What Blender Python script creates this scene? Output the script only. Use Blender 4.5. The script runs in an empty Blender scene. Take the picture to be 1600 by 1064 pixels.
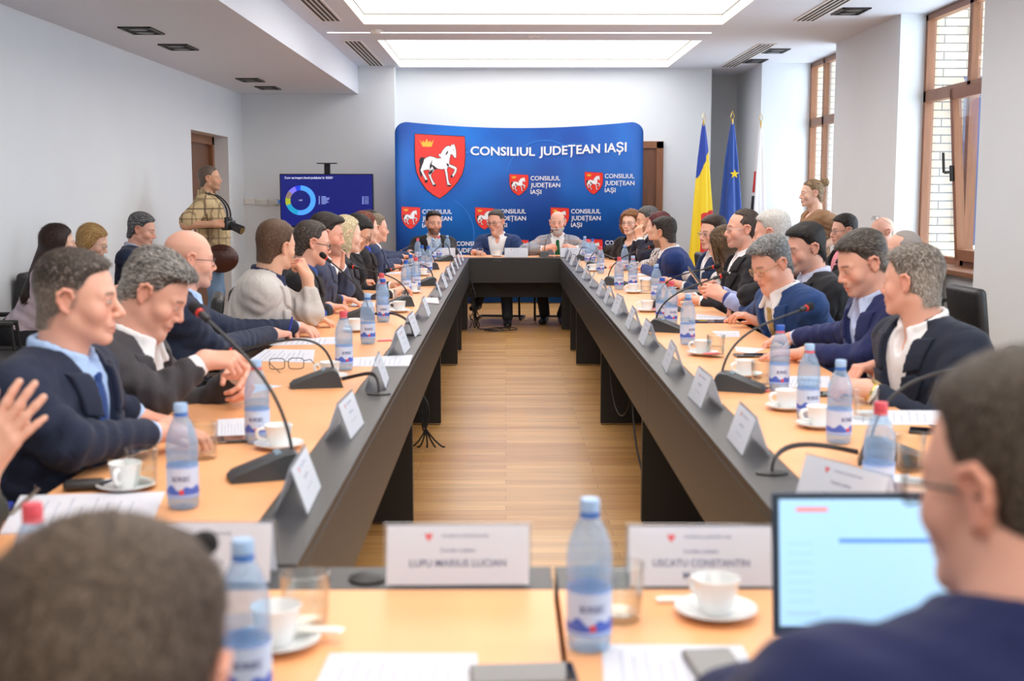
import bpy, bmesh, math, random, time
import numpy as np
from mathutils import Vector, Matrix
from mathutils.geometry import tessellate_polygon
T0 = time.time()
SC = bpy.context.scene
COL = SC.collection
PI = math.pi
# ------------------------------------------------------------------ camera
FPX = 1957.0
PITCH = math.atan(230 / FPX)
YAW = math.atan(10 / FPX)
CAMZ = 1.42
cd = bpy.data.cameras.new('camera')
cam = bpy.data.objects.new('camera', cd)
COL.objects.link(cam)
cam.location = (0, 0, CAMZ)
cam.rotation_euler = (PI / 2 - PITCH, 0, -YAW)
cd.sensor_width = 36
cd.lens = FPX * 36 / 1600
cd.clip_start = .05
cd.dof.use_dof = True
cd.dof.focus_distance = 9.5
cd.dof.aperture_fstop = 3.8
SC.camera = cam
# ------------------------------------------------------------------ colour management, world, sun
SC.view_settings.view_transform = 'Standard'
SC.view_settings.look = 'None'
SC.view_settings.gamma = 1
SC.view_settings.use_curve_mapping = False
SC.view_settings.exposure = 0.62
SC.cycles.transparent_max_bounces = 24
W = bpy.data.worlds.new('world')
SC.world = W
W.use_nodes = True
W.node_tree.nodes['Background'].inputs[0].default_value = (.80, .90, 1, 1)
W.node_tree.nodes['Background'].inputs[1].default_value = 4.3
PANEL_LIGHT = 1.9      # strength of the luminous ceiling panels (used where they are built)


def S(r, g, b):
    f = lambda c: c / 12.92 if c <= .04045 else ((c + .055) / 1.055) ** 2.4
    return (f(r / 255), f(g / 255), f(b / 255))


# pixel of the photograph -> point of the room on a known plane (used to read distances off the table, wall...)
_fw = np.array([math.sin(YAW) * math.cos(PITCH), math.cos(YAW) * math.cos(PITCH), -math.sin(PITCH)])
_rt = np.array([math.cos(YAW), -math.sin(YAW), 0])
_up = np.cross(_rt, _fw)


def ray(px, py):
    return _fw + _rt * (px - 800) / FPX - _up * (py - 532) / FPX


def onZ(px, py, z=.75):
    d = ray(px, py)
    return np.array([0, 0, CAMZ]) + d * ((z - CAMZ) / d[2])


def onY(px, py, y):
    d = ray(px, py)
    return np.array([0, 0, CAMZ]) + d * (y / d[1])


# ------------------------------------------------------------------ materials
MATS = {}


def mat(name, col=(.8, .8, .8), rough=.5, metal=0, emit=None, es=1, spec=.5, sheen=0, coat=0, bump=None, var=0, vscale=8, alpha=None, stretch=(1, 1, 1), sss=0):
    if name in MATS:
        return MATS[name]
    m = bpy.data.materials.new(name)
    m.use_nodes = True
    nt = m.node_tree
    b = nt.nodes['Principled BSDF']
    b.inputs['Base Color'].default_value = (*col, 1)
    b.inputs['Roughness'].default_value = rough
    b.inputs['Metallic'].default_value = metal
    b.inputs['Specular IOR Level'].default_value = spec
    if sheen:
        b.inputs['Sheen Weight'].default_value = sheen
    if coat:
        b.inputs['Coat Weight'].default_value = coat
    if sss:
        b.inputs['Subsurface Weight'].default_value = sss
        b.inputs['Subsurface Radius'].default_value = (.01, .004, .002)
        b.inputs['Subsurface Scale'].default_value = 1
    if emit:
        b.inputs['Emission Color'].default_value = (*emit, 1)
        b.inputs['Emission Strength'].default_value = es
    if var or bump:
        tc = nt.nodes.new('ShaderNodeTexCoord')
        mp = nt.nodes.new('ShaderNodeMapping')
        mp.inputs['Scale'].default_value = stretch
        nt.links.new(tc.outputs['Object'], mp.inputs[0])
    if var:
        n = nt.nodes.new('ShaderNodeTexNoise')
        n.inputs['Scale'].default_value = vscale
        n.inputs['Detail'].default_value = 6
        nt.links.new(mp.outputs[0], n.inputs['Vector'])
        r = nt.nodes.new('ShaderNodeValToRGB')
        r.color_ramp.elements[0].position = .3
        r.color_ramp.elements[1].position = .7
        r.color_ramp.elements[0].color = (*[c * (1 - var) for c in col], 1)
        r.color_ramp.elements[1].color = (*[min(1, c * (1 + var)) for c in col], 1)
        nt.links.new(n.outputs[0], r.inputs[0])
        nt.links.new(r.outputs[0], b.inputs['Base Color'])
    if bump:
        n2 = nt.nodes.new('ShaderNodeTexNoise')
        n2.inputs['Scale'].default_value = bump[0]
        n2.inputs['Detail'].default_value = 4
        if len(bump) > 2:
            n2.inputs['Distortion'].default_value = bump[2]
        nt.links.new(mp.outputs[0], n2.inputs['Vector'])
        bp = nt.nodes.new('ShaderNodeBump')
        bp.inputs['Strength'].default_value = bump[1]
        bp.inputs['Distance'].default_value = .02
        nt.links.new(n2.outputs[0], bp.inputs['Height'])
        nt.links.new(bp.outputs[0], b.inputs['Normal'])
    MATS[name] = m
    return m


def attr_mat(name, rough=.5, spec=.4, bump=None, mul=None, sss=0, aniso=None):
    m = mat(name, rough=rough, spec=spec, bump=bump, sss=sss)
    nt = m.node_tree
    b = nt.nodes['Principled BSDF']
    a = nt.nodes.new('ShaderNodeAttribute')
    a.attribute_name = 'Col'
    nt.links.new(a.outputs['Color'], b.inputs['Base Color'])
    return m


def thin_glass(name, tint, gloss=.12, diff=0.0, rough=.03, bump=None, dcol=(.7, .85, 1)):
    if name in MATS:
        return MATS[name]
    m = bpy.data.materials.new(name)
    m.use_nodes = True
    nt = m.node_tree
    nt.nodes.remove(nt.nodes['Principled BSDF'])
    out = nt.nodes['Material Output']
    t = nt.nodes.new('ShaderNodeBsdfTransparent')
    t.inputs[0].default_value = (*tint, 1)
    g = nt.nodes.new('ShaderNodeBsdfGlossy')
    g.inputs['Roughness'].default_value = rough
    lw = nt.nodes.new('ShaderNodeLayerWeight')
    lw.inputs[0].default_value = gloss
    mx = nt.nodes.new('ShaderNodeMixShader')
    nt.links.new(lw.outputs['Facing'], mx.inputs[0])
    nt.links.new(t.outputs[0], mx.inputs[1])
    nt.links.new(g.outputs[0], mx.inputs[2])
    last = mx
    if diff:
        d = nt.nodes.new('ShaderNodeBsdfDiffuse')
        d.inputs[0].default_value = (*dcol, 1)
        m2 = nt.nodes.new('ShaderNodeMixShader')
        m2.inputs[0].default_value = diff
        nt.links.new(mx.outputs[0], m2.inputs[1])
        nt.links.new(d.outputs[0], m2.inputs[2])
        last = m2
    if bump:
        tc = nt.nodes.new('ShaderNodeTexCoord')
        v = nt.nodes.new('ShaderNodeTexVoronoi')
        v.inputs['Scale'].default_value = bump[0]
        nt.links.new(tc.outputs['Object'], v.inputs['Vector'])
        bp = nt.nodes.new('ShaderNodeBump')
        bp.inputs['Strength'].default_value = bump[1]
        bp.inputs['Distance'].default_value = .004
        nt.links.new(v.outputs['Distance'], bp.inputs['Height'])
        nt.links.new(bp.outputs[0], g.inputs['Normal'])
        nt.links.new(bp.outputs[0], lw.inputs['Normal'])
    nt.links.new(last.outputs[0], out.inputs[0])
    MATS[name] = m
    return m


def brick_mat(name, c1, c2, mortar, scale, bw, rh, ms, rough=.5, rot=(0, 0, 0), grain=0, coat=0, offset=.5, gvec=(1, 1, 1)):
    m = mat(name, c1, rough, coat=coat)
    nt = m.node_tree
    b = nt.nodes['Principled BSDF']
    tc = nt.nodes.new('ShaderNodeTexCoord')
    mp = nt.nodes.new('ShaderNodeMapping')
    mp.inputs['Rotation'].default_value = rot
    nt.links.new(tc.outputs['Object'], mp.inputs[0])
    br = nt.nodes.new('ShaderNodeTexBrick')
    br.inputs['Color1'].default_value = (*c1, 1)
    br.inputs['Color2'].default_value = (*c2, 1)
    br.inputs['Mortar'].default_value = (*mortar, 1)
    br.inputs['Scale'].default_value = scale
    br.inputs['Brick Width'].default_value = bw
    br.inputs['Row Height'].default_value = rh
    br.inputs['Mortar Size'].default_value = ms
    br.offset = offset
    br.offset_frequency = 2
    nt.links.new(mp.outputs[0], br.inputs['Vector'])
    src = br.outputs['Color']
    if grain:
        n = nt.nodes.new('ShaderNodeTexNoise')
        n.inputs['Scale'].default_value = 1
        n.inputs['Detail'].default_value = 5
        mp2 = nt.nodes.new('ShaderNodeMapping')
        mp2.inputs['Scale'].default_value = gvec
        nt.links.new(tc.outputs['Object'], mp2.inputs[0])
        nt.links.new(mp2.outputs[0], n.inputs['Vector'])
        r = nt.nodes.new('ShaderNodeMapRange')
        r.inputs[1].default_value = .3
        r.inputs[2].default_value = .7
        r.inputs[3].default_value = 1 - grain
        r.inputs[4].default_value = 1 + grain
        nt.links.new(n.outputs[0], r.inputs[0])
        vm = nt.nodes.new('ShaderNodeVectorMath')
        vm.operation = 'SCALE'
        nt.links.new(src, vm.inputs[0])
        nt.links.new(r.outputs[0], vm.inputs['Scale'])
        src = vm.outputs[0]
    nt.links.new(src, b.inputs['Base Color'])
    return m


# ------------------------------------------------------------------ object helpers
def tag(o, label=None, cat=None, group=None, kind=None):
    if label: o['label'] = label
    if cat: o['category'] = cat
    if group: o['group'] = group
    if kind: o['kind'] = kind
    return o


def thing(name, label, cat, loc=(0, 0, 0), rz=0, group=None):
    o = bpy.data.objects.new(name, None)
    COL.objects.link(o)
    o.empty_display_size = .1
    o.location = loc
    o.rotation_euler = (0, 0, rz)
    return tag(o, label, cat, group)


def mk(name, V, F, m, parent=None, smooth=True, col=None, midx=None, loc=None):
    """link a mesh object made of numpy vertices and lists / arrays of faces"""
    me = bpy.data.meshes.new(name)
    V = np.asarray(V, np.float32)
    Fs = [np.asarray(f, np.int32) for f in (F if isinstance(F, (list, tuple)) and len(F) and isinstance(F[0], np.ndarray) else [F]) if len(f)]
    nl = sum(f.size for f in Fs)
    nf = sum(len(f) for f in Fs)
    me.vertices.add(len(V))
    me.vertices.foreach_set('co', V.ravel())
    me.loops.add(nl)
    me.loops.foreach_set('vertex_index', np.concatenate([f.ravel() for f in Fs]))
    me.polygons.add(nf)
    tot = np.concatenate([np.full(len(f), f.shape[1], np.int32) for f in Fs])
    me.polygons.foreach_set('loop_start', np.concatenate([[0], np.cumsum(tot)[:-1]]).astype(np.int32))
    me.update(calc_edges=True)
    if smooth:
        me.polygons.foreach_set('use_smooth', np.ones(nf, bool))
    for mm in (m if isinstance(m, (list, tuple)) else [m]):
        me.materials.append(mm)
    if midx is not None:
        me.polygons.foreach_set('material_index', np.asarray(midx, np.int32))
    if col is not None:
        a = me.color_attributes.new('Col', 'FLOAT_COLOR', 'POINT')
        c4 = np.ones((len(V), 4), np.float32)
        c4[:, :3] = col
        a.data.foreach_set('color', c4.ravel())
    me.validate()
    o = bpy.data.objects.new(name, me)
    COL.objects.link(o)
    if parent is not None: o.parent = parent
    if loc is not None: o.location = loc
    return o


def dup(root, loc=None, rz=None, label=None, group=None):
    r = root.copy()
    COL.objects.link(r)
    if loc is not None: r.location = loc
    if rz is not None: r.rotation_euler = (0, 0, rz)
    if label: r['label'] = label
    if group: r['group'] = group
    for ch in root.children:
        c = ch.copy()
        COL.objects.link(c)
        c.parent = r
        for g in ch.children:
            d = g.copy()
            COL.objects.link(d)
            d.parent = c
    return r


class MB:
    """collects shapes in a bmesh, builds ONE mesh object"""

    def __init__(s):
        s.b = bmesh.new()

    def box(s, c, size, bev=0, rot=None, seg=2):
        r = bmesh.ops.create_cube(s.b, size=1)
        vs = r['verts']
        M = Matrix.Diagonal((*size, 1))
        if bev:
            bmesh.ops.transform(s.b, matrix=M, verts=vs)
            es = list({e for v in vs for e in v.link_edges})
            g = bmesh.ops.bevel(s.b, geom=es, offset=bev, segments=seg, affect='EDGES', profile=.5)
            vs = list({v for f in g['faces'] for v in f.verts} | {v for v in vs if v.is_valid})
            M = Matrix.Identity(4)
        R = rot.to_4x4() if rot is not None else Matrix.Identity(4)
        bmesh.ops.transform(s.b, matrix=Matrix.Translation(c) @ R @ M, verts=vs)
        return s

    def cyl(s, p, q, r0, r1=None, n=16, caps=True):
        p, q = Vector(p), Vector(q)
        d = q - p
        M = Matrix.Translation((p + q) / 2) @ d.to_track_quat('Z', 'Y').to_matrix().to_4x4()
        bmesh.ops.create_cone(s.b, cap_ends=caps, segments=n, radius1=r0, radius2=r0 if r1 is None else r1, depth=d.length, matrix=M)
        return s

    def sph(s, c, r, n=12, scale=(1, 1, 1), rot=None):
        M = Matrix.Translation(c) @ (rot.to_4x4() if rot is not None else Matrix.Identity(4)) @ Matrix.Diagonal((*[k * r for k in scale], 1))
        bmesh.ops.create_uvsphere(s.b, u_segments=n * 2, v_segments=n, radius=1, matrix=M)
        return s

    def lathe(s, prof, n=24, c=(0, 0, 0), sx=1, sy=1):
        rings = []
        for r, z in prof:
            rings.append([s.b.verts.new((c[0] + sx * r * math.cos(2 * PI * i / n), c[1] + sy * r * math.sin(2 * PI * i / n), c[2] + z)) for i in range(n)])
        for a, b in zip(rings, rings[1:]):
            for i in range(n):
                s.b.faces.new((a[i], a[(i + 1) % n], b[(i + 1) % n], b[i]))
        if prof[0][0] > 1e-6: s.b.faces.new(rings[0][::-1])
        if prof[-1][0] > 1e-6: s.b.faces.new(rings[-1])
        return s

    def tube(s, pts, r, n=8, closed=False, flat=1.0):
        pts = [Vector(p) for p in pts]
        N = len(pts)
        rings = []
        prev = None
        for i, p in enumerate(pts):
            a = pts[(i - 1) % N] if (closed or i > 0) else p
            b = pts[(i + 1) % N] if (closed or i < N - 1) else p
            t = (b - a).normalized()
            if prev is None:
                u = t.orthogonal().normalized()
            else:
                u = (prev - t * prev.dot(t))
                u = u.normalized() if u.length > 1e-6 else t.orthogonal().normalized()
            prev = u
            v = t.cross(u)
            rr = r[i] if isinstance(r, (list, tuple)) else r
            rings.append([s.b.verts.new(p + rr * (math.cos(2 * PI * k / n) * u + flat * math.sin(2 * PI * k / n) * v)) for k in range(n)])
        for i in range(N if closed else N - 1):
            a, b = rings[i], rings[(i + 1) % N]
            for k in range(n):
                s.b.faces.new((a[k], a[(k + 1) % n], b[(k + 1) % n], b[k]))
        if not closed:
            s.b.faces.new(rings[0][::-1])
            s.b.faces.new(rings[-1])
        return s

    def prism(s, poly, thick, M=None):
        """2d polygon (x,y) extruded along z by thick"""
        a = [s.b.verts.new((x, y, 0)) for x, y in poly]
        b = [s.b.verts.new((x, y, thick)) for x, y in poly]
        n = len(poly)
        f = [s.b.faces.new(a[::-1]), s.b.faces.new(b)]
        for i in range(n):
            s.b.faces.new((a[i], a[(i + 1) % n], b[(i + 1) % n], b[i]))
        if M is not None:
            bmesh.ops.transform(s.b, matrix=M, verts=a + b)
        return s

    def quad(s, *ps):
        s.b.faces.new([s.b.verts.new(p) for p in ps])
        return s

    def build(s, name, m, parent=None, smooth=False, loc=None):
        bmesh.ops.recalc_face_normals(s.b, faces=s.b.faces[:])
        me = bpy.data.meshes.new(name)
        s.b.to_mesh(me)
        s.b.free()
        for mm in (m if isinstance(m, (list, tuple)) else [m]):
            me.materials.append(mm)
        if smooth:
            me.polygons.foreach_set('use_smooth', np.ones(len(me.polygons), bool))
            try:
                me.set_sharp_from_angle(angle=math.radians(42))
            except Exception:
                pass
        o = bpy.data.objects.new(name, me)
        COL.objects.link(o)
        if parent is not None: o.parent = parent
        if loc is not None: o.location = loc
        return o


def bez(p0, p1, p2, p3, n=14):
    p0, p1, p2, p3 = [np.array(p, float) for p in (p0, p1, p2, p3)]
    t = np.linspace(0, 1, n)[:, None]
    return [tuple(v) for v in (1 - t) ** 3 * p0 + 3 * (1 - t) ** 2 * t * p1 + 3 * (1 - t) * t * t * p2 + t ** 3 * p3]


_txt = {}


def text2d(body, bold=.0):
    """filled letters of Blender's own font as 2d vertices and faces, cap height about 1"""
    if (body, bold) in _txt: return _txt[(body, bold)]
    cu = bpy.data.curves.new('t', 'FONT')
    cu.body = body
    cu.size = 1.4
    cu.offset = bold
    cu.resolution_u = 3
    o = bpy.data.objects.new('t', cu)
    COL.objects.link(o)
    bpy.context.view_layer.update()
    me = o.evaluated_get(bpy.context.evaluated_depsgraph_get()).to_mesh()
    V = np.array([v.co[:2] for v in me.vertices])
    F = [list(p.vertices) for p in me.polygons]
    o.evaluated_get(bpy.context.evaluated_depsgraph_get()).to_mesh_clear()
    bpy.data.objects.remove(o)
    bpy.data.curves.remove(cu)
    V[:, 0] -= V[:, 0].min()
    _txt[(body, bold)] = (V, F)
    return V, F


def add_polys(bm, V3, F):
    vs = [bm.verts.new(p) for p in V3]
    for f in F:
        try: bm.faces.new([vs[i] for i in f])
        except ValueError: pass
# ------------------------------------------------------------------ the room
XL, XR, YB, YF, ZC, ZS = -3.38, 3.58, 16.6, -3.0, 3.03, 2.68
XBULK = -1.885
WALL = mat('wall_paint', S(230, 235, 239), .75, var=.012, vscale=2)
CEIL = mat('ceiling_paint', S(226, 230, 239), .8)
LAM = mat('dark_laminate', S(40, 40, 40), .38, spec=.6, bump=(160, .04))
BEECH = mat('beech_laminate', S(243, 177, 122), .35, spec=.4, var=.045, vscale=3, stretch=(3, .7, 3))
EDGE = mat('beech_edge', S(205, 150, 95), .5)
BROWN = mat('brown_timber', S(140, 92, 62), .45, var=.12, vscale=10, stretch=(6, 6, .5))
DOORM = mat('walnut_door', S(118, 78, 55), .45, var=.15, vscale=10, stretch=(8, 8, .5))
BLACK = mat('black_plastic', S(34, 35, 37), .45)
STEEL = mat('black_steel', S(30, 31, 36), .35, metal=.3)
CHROME = mat('chrome', S(200, 200, 205), .2, metal=1)
LEATH = mat('black_leather', S(40, 39, 40), .42, spec=.5, bump=(60, .15))
FLOORM = brick_mat('strip_parquet', S(206, 160, 98), S(180, 130, 72), S(150, 104, 56), 1, .9, .085, .0015, .36, grain=.16, gvec=(2.2, 26, 1), coat=.1)
PLATE = mat('white_plastic', S(238, 236, 232), .4)
GLASSW = thin_glass('window_glass', (.95, .98, 1), .08)


def struct(name, mb, m, parent=None, smooth=False):
    o = mb.build(name, m, parent, smooth)
    if parent is None: tag(o, kind='structure')
    return o


struct('floor', MB().box((.1, 7.4, -.05), (8.2, 20.9, .1)), FLOORM)
m = MB()
DY0, DY1, DZ = 13.64, 15.45, 2.1
m.box((XL - .15, (YF + DY0) / 2, 1.6), (.3, DY0 - YF, 3.2)).box((XL - .15, (DY0 + DY1) / 2, (DZ + 3.2) / 2), (.3, DY1 - DY0, 3.2 - DZ)).box((XL - .15, (DY1 + 16.7) / 2, 1.6), (.3, 16.7 - DY1, 3.2))
struct('wall_left', m, WALL)
m = MB().box((.635, YB + .1, 1.6), (4.11, .2, 3.2))
struct('wall_back', m, WALL)
struct('wall_back_left', MB().box(((XL - 1.42) / 2, 16.4, 1.6), (-1.42 - XL, .2, 3.2)).box((-1.52, 16.52, 1.6), (.2, .16, 3.2)), WALL)
struct('wall_niche', MB().box((2.95, 17.65, 1.6), (.9, .2, 3.2)).box((2.59, 17.15, 1.6), (.2, .9, 3.2)), WALL)
struct('wall_front', MB().box((.1, YF - .1, 1.6), (7.6, .2, 3.2)), WALL)
# right wall: piers between the windows, sills under them
wins = [(13.82, 15.9), (9.25, 11.58), (4.9, 7.1), (.5, 2.7)]
m = MB()
m.box((3.72, 12.7, 1.6), (.28, 2.24, 3.2)).box((3.55, 16.75, 1.6), (.7, 1.7, 3.2)).box((3.72, 8.175, 1.6), (.28, 2.15, 3.2)).box((3.56, 7.8, 1.6), (.62, 1.76, 3.2)).box((3.72, 3.8, 1.6), (.28, 2.2, 3.2)).box((3.72, -1.25, 1.6), (.28, 3.5, 3.2))
for a, b in wins:
    m.box((3.74, (a + b) / 2, .395), (.3, b - a, .79))
struct('wall_right', m, WALL)
# ceiling with the openings of the light boxes
LX0, LX1 = -1.36, 2.09
LY = [(13.55, 16.38), (9.5, 12.3), (5.45, 8.25), (1.4, 4.2), (-2.65, .15)]  # the last panel, behind the camera, is added to brighten the near end
m = MB()
m.box(((XBULK + LX0) / 2 - .05, 7.4, ZC + .06), (LX0 - XBULK + .1, 20.9, .12))
m.box(((LX1 + 3.9) / 2, 7.4, ZC + .06), (3.9 - LX1, 20.9, .12))
ys = [YF - .1] + [v for ab in reversed(LY) for v in ab] + [17.8]
for a, b in zip(ys[0::2], ys[1::2]):
    m.box(((LX0 + LX1) / 2, (a + b) / 2, ZC + .06), (LX1 - LX0, b - a, .12))
struct('ceiling', m, CEIL)
struct('ceiling_bulkhead', MB().box(((XL + XBULK) / 2, (YF + 16.3) / 2, (ZS + 3.2) / 2), (XBULK - XL, 16.3 - YF, 3.2 - ZS)), CEIL)
DIFF = mat('light_diffuser', (.9, .9, .88), .6, emit=(1, .975, .945), es=PANEL_LIGHT)
REVEAL = mat('light_box_edge', S(246, 242, 232), .7)
GREYL = mat('grey_trim', S(120, 116, 110), .5)
names = ['square luminous ceiling panel nearest the blue backdrop', 'second luminous ceiling panel counted from the blue backdrop', 'third luminous ceiling panel counted from the blue backdrop', 'fourth luminous ceiling panel counted from the blue backdrop', 'added luminous panel behind the camera, brightening the near end of the room']
for (a, b), lb in zip(LY, names):
    t = thing('ceiling_light', lb, 'ceiling light', ((LX0 + LX1) / 2, (a + b) / 2, ZC), group='luminous ceiling panels')
    w, l = LX1 - LX0, b - a
    MB().quad((-w / 2, -l / 2, .105), (w / 2, -l / 2, .105), (w / 2, l / 2, .105), (-w / 2, l / 2, .105)).build('diffuser', DIFF, t)
    f = MB()
    for sx in (-1, 1): f.box((sx * (w / 2 - .006), 0, .098), (.012, l, .006))
    for sy in (-1, 1): f.box((0, sy * (l / 2 - .006), .098), (w, .012, .006))
    f.build('trim', GREYL, t)
    f = MB()
    for sx in (-1, 1): f.box((sx * (w / 2 - .002), 0, .05), (.004, l, .1))
    for sy in (-1, 1): f.box((0, sy * (l / 2 - .002), .05), (w, .004, .1))
    f.build('light_box_edge', REVEAL, t)
tag(MB().box((.14, 12.9, ZC - .002), (3.87, .016, .01)).build('strip_light', mat('strip_led', (1, 1, 1), .5, emit=(.95, .86, 1), es=2.2)), 'thin glowing strip light across the ceiling between two luminous panels', 'strip light')
# vents, spots, detector
SLOT = mat('vent_dark', S(70, 66, 64), .8)


def vent(x, y0, y1, label):
    t = thing('ceiling_vent', label, 'air vent', (x, (y0 + y1) / 2, ZC), group='slotted air vents in the ceiling')
    l = y1 - y0
    MB().box((0, 0, -.002), (.2, l, .012)).build('frame', mat('vent_white', S(240, 236, 233), .5), t)
    for k in range(4):
        MB().box((-.066 + k * .044, 0, -.0085), (.024, l - .06, .004)).build('slot', SLOT, t)


vent(-1.63, 13.56, 16.17, 'slotted white vent left of the luminous ceiling panel nearest the backdrop')
vent(-1.63, 9.45, 12.03, 'slotted white vent on the left at the top edge of the photo')
vent(2.84, 13.83, 16.3, 'slotted white vent right of the luminous ceiling panel nearest the backdrop')
vent(2.8, 9.4, 12.0, 'slotted white vent at the top edge of the photo near the right windows')


def spot(x, y, z, label, w=.25, l=.42):
    t = thing('recessed_spotlight', label, 'recessed spotlight', (x, y, z), group='black twin spotlights sunk in the ceiling')
    f = MB()
    for sx in (-1, 1): f.box((sx * (w / 2 - .01), 0, -.004), (.02, l, .014))
    for sy in (-1, 1): f.box((0, sy * (l / 2 - .01), -.004), (w, .02, .014))
    f.build('frame', BLACK, t)
    MB().box((0, 0, -.001), (w - .03, l - .03, .004)).build('backing', mat('spot_dark', S(22, 22, 22), .7), t)
    for sy in (-1, 1):
        MB().lathe([(.055, -.012), (.07, -.012), (.07, 0), (.05, 0)], 16, (0, sy * l * .23, 0)).build('lamp', mat('spot_ring', S(62, 60, 60), .4), t)


spot(-2.83, 9.97, ZS, 'black twin spotlight in the left soffit, nearest the camera')
spot(-2.83, 11.08, ZS, 'black twin spotlight in the left soffit, second from the camera')
spot(-2.85, 14.25, ZS, 'black twin spotlight in the left soffit, third from the camera')
spot(-2.85, 15.3, ZS, 'black twin spotlight in the left soffit, nearest the wall with the screen')
spot(3.07, 11.38, ZC, 'black twin spotlight above the open right window at the top of the photo')
spot(3.07, 14.5, ZC, 'black twin spotlight beside the right far vent, right one of a pair')
spot(3.05, 15.6, ZC, 'black twin spotlight beside the right far vent, left one of a pair')
t = thing('smoke_detector', 'round white smoke detector on the ceiling beside the strip light', 'smoke detector', (-1.29, 12.7, ZC))
MB().lathe([(.06, 0), (.06, -.02), (.052, -.03), (.03, -.045), (0, -.045)], 24).build('housing', PLATE, t, True)
MB().box((0, 0, -.012), (.15, .03, .02)).build('bracket', PLATE, t)
tag(MB().box((.3, 13.2, ZC - .005), (.12, .05, .012)).build('ceiling_sensor', PLATE), 'small flat white plate on the ceiling between two luminous panels', 'sensor')

# windows
PANEG = GLASSW


def window(n, a, b, divs, opened=None):
    w = bpy.data.objects.new('window_%d' % n, None)
    COL.objects.link(w)
    tag(w, kind='structure')
    X0 = 3.85
    w.location = (X0, 0, 0)
    z0, zt, z1 = .82, 2.29, 3.02
    f = MB()
    th, dp = .055, .08
    f.box((0, a + th / 2, (z0 + z1) / 2), (dp, th, z1 - z0)).box((0, b - th / 2, (z0 + z1) / 2), (dp, th, z1 - z0))
    f.box((0, (a + b) / 2, z0 + th / 2), (dp, b - a, th)).box((0, (a + b) / 2, z1 - th / 2), (dp, b - a, th)).box((0, (a + b) / 2, zt), (dp, b - a, .1))
    for d in divs: f.box((0, d, (z0 + z1) / 2), (dp, .075, z1 - z0))
    f.build('frame', BROWN, w)
    e = [a] + list(divs) + [b]
    for p, q in zip(e, e[1:]):
        MB().box((0, (p + q) / 2, (zt + z1) / 2), (.02, q - p - .075, z1 - zt - .1)).build('pane', PANEG, w)
        if opened != (p, q):
            MB().box((0, (p + q) / 2, (z0 + zt) / 2), (.02, q - p - .075, zt - z0 - .1)).build('pane', PANEG, w)
    if opened:
        p, q = opened
        c = bpy.data.objects.new('casement', None)
        COL.objects.link(c)
        c.parent = w
        c.location = (-.06, (p + q) / 2, z0 + .05)
        c.rotation_euler = (0, -.07, 0)
        hw, hh = (q - p) / 2, zt - z0 - .06
        f = MB()
        for s in (-1, 1): f.box((0, s * (hw - .03), hh / 2), (.07, .065, hh))
        f.box((0, 0, .045), (.07, 2 * hw, .09)).box((0, 0, hh - .045), (.07, 2 * hw, .09))
        f.build('casement_frame', BROWN, c)
        MB().box((0, 0, hh / 2), (.02, 2 * hw - .16, hh - .16)).build('casement_pane', PANEG, c)
        MB().box((-.05, hw - .03, .72), (.03, .03, .13), .005).box((-.085, hw - .03, .73), (.05, .022, .025), .004).box((-.105, hw - .0, .81), (.02, .022, .17), .006).build('handle', BLACK, c)
    MB().box((-.16, (a + b) / 2, .8), (.36, b - a, .04), .005).build('sill', BROWN, w)
    return w


window(1, *wins[0], (15.24, 14.55))
window(2, *wins[1], (10.46,), (9.25, 10.46))
window(3, *wins[2], (6.0,))  # this window and the next are unseen, added to bring in daylight
window(4, *wins[3], (1.6,))
BRICK = brick_mat('pale_brick', S(232, 214, 186), S(220, 200, 172), S(110, 106, 104), 1, .42, .075, .006, .8, rot=(PI / 2, 0, 0), grain=.05, gvec=(20, 20, 20))
m = MB()
for a, b in ((11.6, 13.8), (15.92, 17.6), (7.12, 9.23), (2.72, 4.88), (-2.5, .48)):
    m.box((4.15, (a + b) / 2, 1.5), (.5, b - a, 5))
struct('wall_outer_brick', m, BRICK)
struct('trim_1', MB().box((4.2, 7.4, 3.2), (.65, 20.9, .12)), mat('board_soffit', S(222, 205, 165), .6))
tag(MB().box((4.25, 11.4, 1.7), (.26, .012, 1.5)).cyl((4.25, 11.4, 2.45), (4.25, 11.598, 2.45), .012).cyl((4.11, 11.4, 2.45), (4.39, 11.4, 2.45), .014).build('street_banner', mat('banner_blue', S(62, 72, 110), .6, var=.3, vscale=3, stretch=(1, 4, .3))), 'dark blue banner hanging outside the open right window', 'banner')
struct('baseboard_back', MB().box((.635, YB - .008, .05), (4.1, .016, .1)), BROWN)
struct('baseboard_left', MB().box((XL + .008, (YF + DY0) / 2, .05), (.016, DY0 - YF, .1)), BROWN)
# doors
d = bpy.data.objects.new('door_1', None)
COL.objects.link(d)
tag(d, kind='structure')
f = MB()
fx = XL - .22
f.box((fx, DY0 + .05, DZ / 2), (.1, .1, DZ)).box((fx, DY1 - .05, DZ / 2), (.1, .1, DZ)).box((fx, (DY0 + DY1) / 2, DZ - .05), (.1, DY1 - DY0, .1))
f.build('door_frame', BROWN, d)
for k, (a, b) in enumerate(((DY0 + .1, 14.545), (14.545, DY1 - .1))):
    MB().box((fx - .02, (a + b) / 2, 1.0), (.045, b - a - .006, 1.99), .004).build('door_leaf', DOORM, d)
MB().cyl((fx + .0, 14.62, 1.05), (fx + .06, 14.62, 1.05), .012).cyl((fx + .055, 14.62, 1.05), (fx + .055, 14.75, 1.05), .01).build('door_handle', CHROME, d)
d = bpy.data.objects.new('door_2', None)
COL.objects.link(d)
tag(d, kind='structure')
f = MB()
f.box((2.02, YB - .03, 1.045), (.09, .07, 2.09)).box((1.08, YB - .03, 1.045), (.09, .07, 2.09)).box((1.55, YB - .03, 2.05), (1.03, .07, .09))
f.build('door_frame', BROWN, d)
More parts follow.
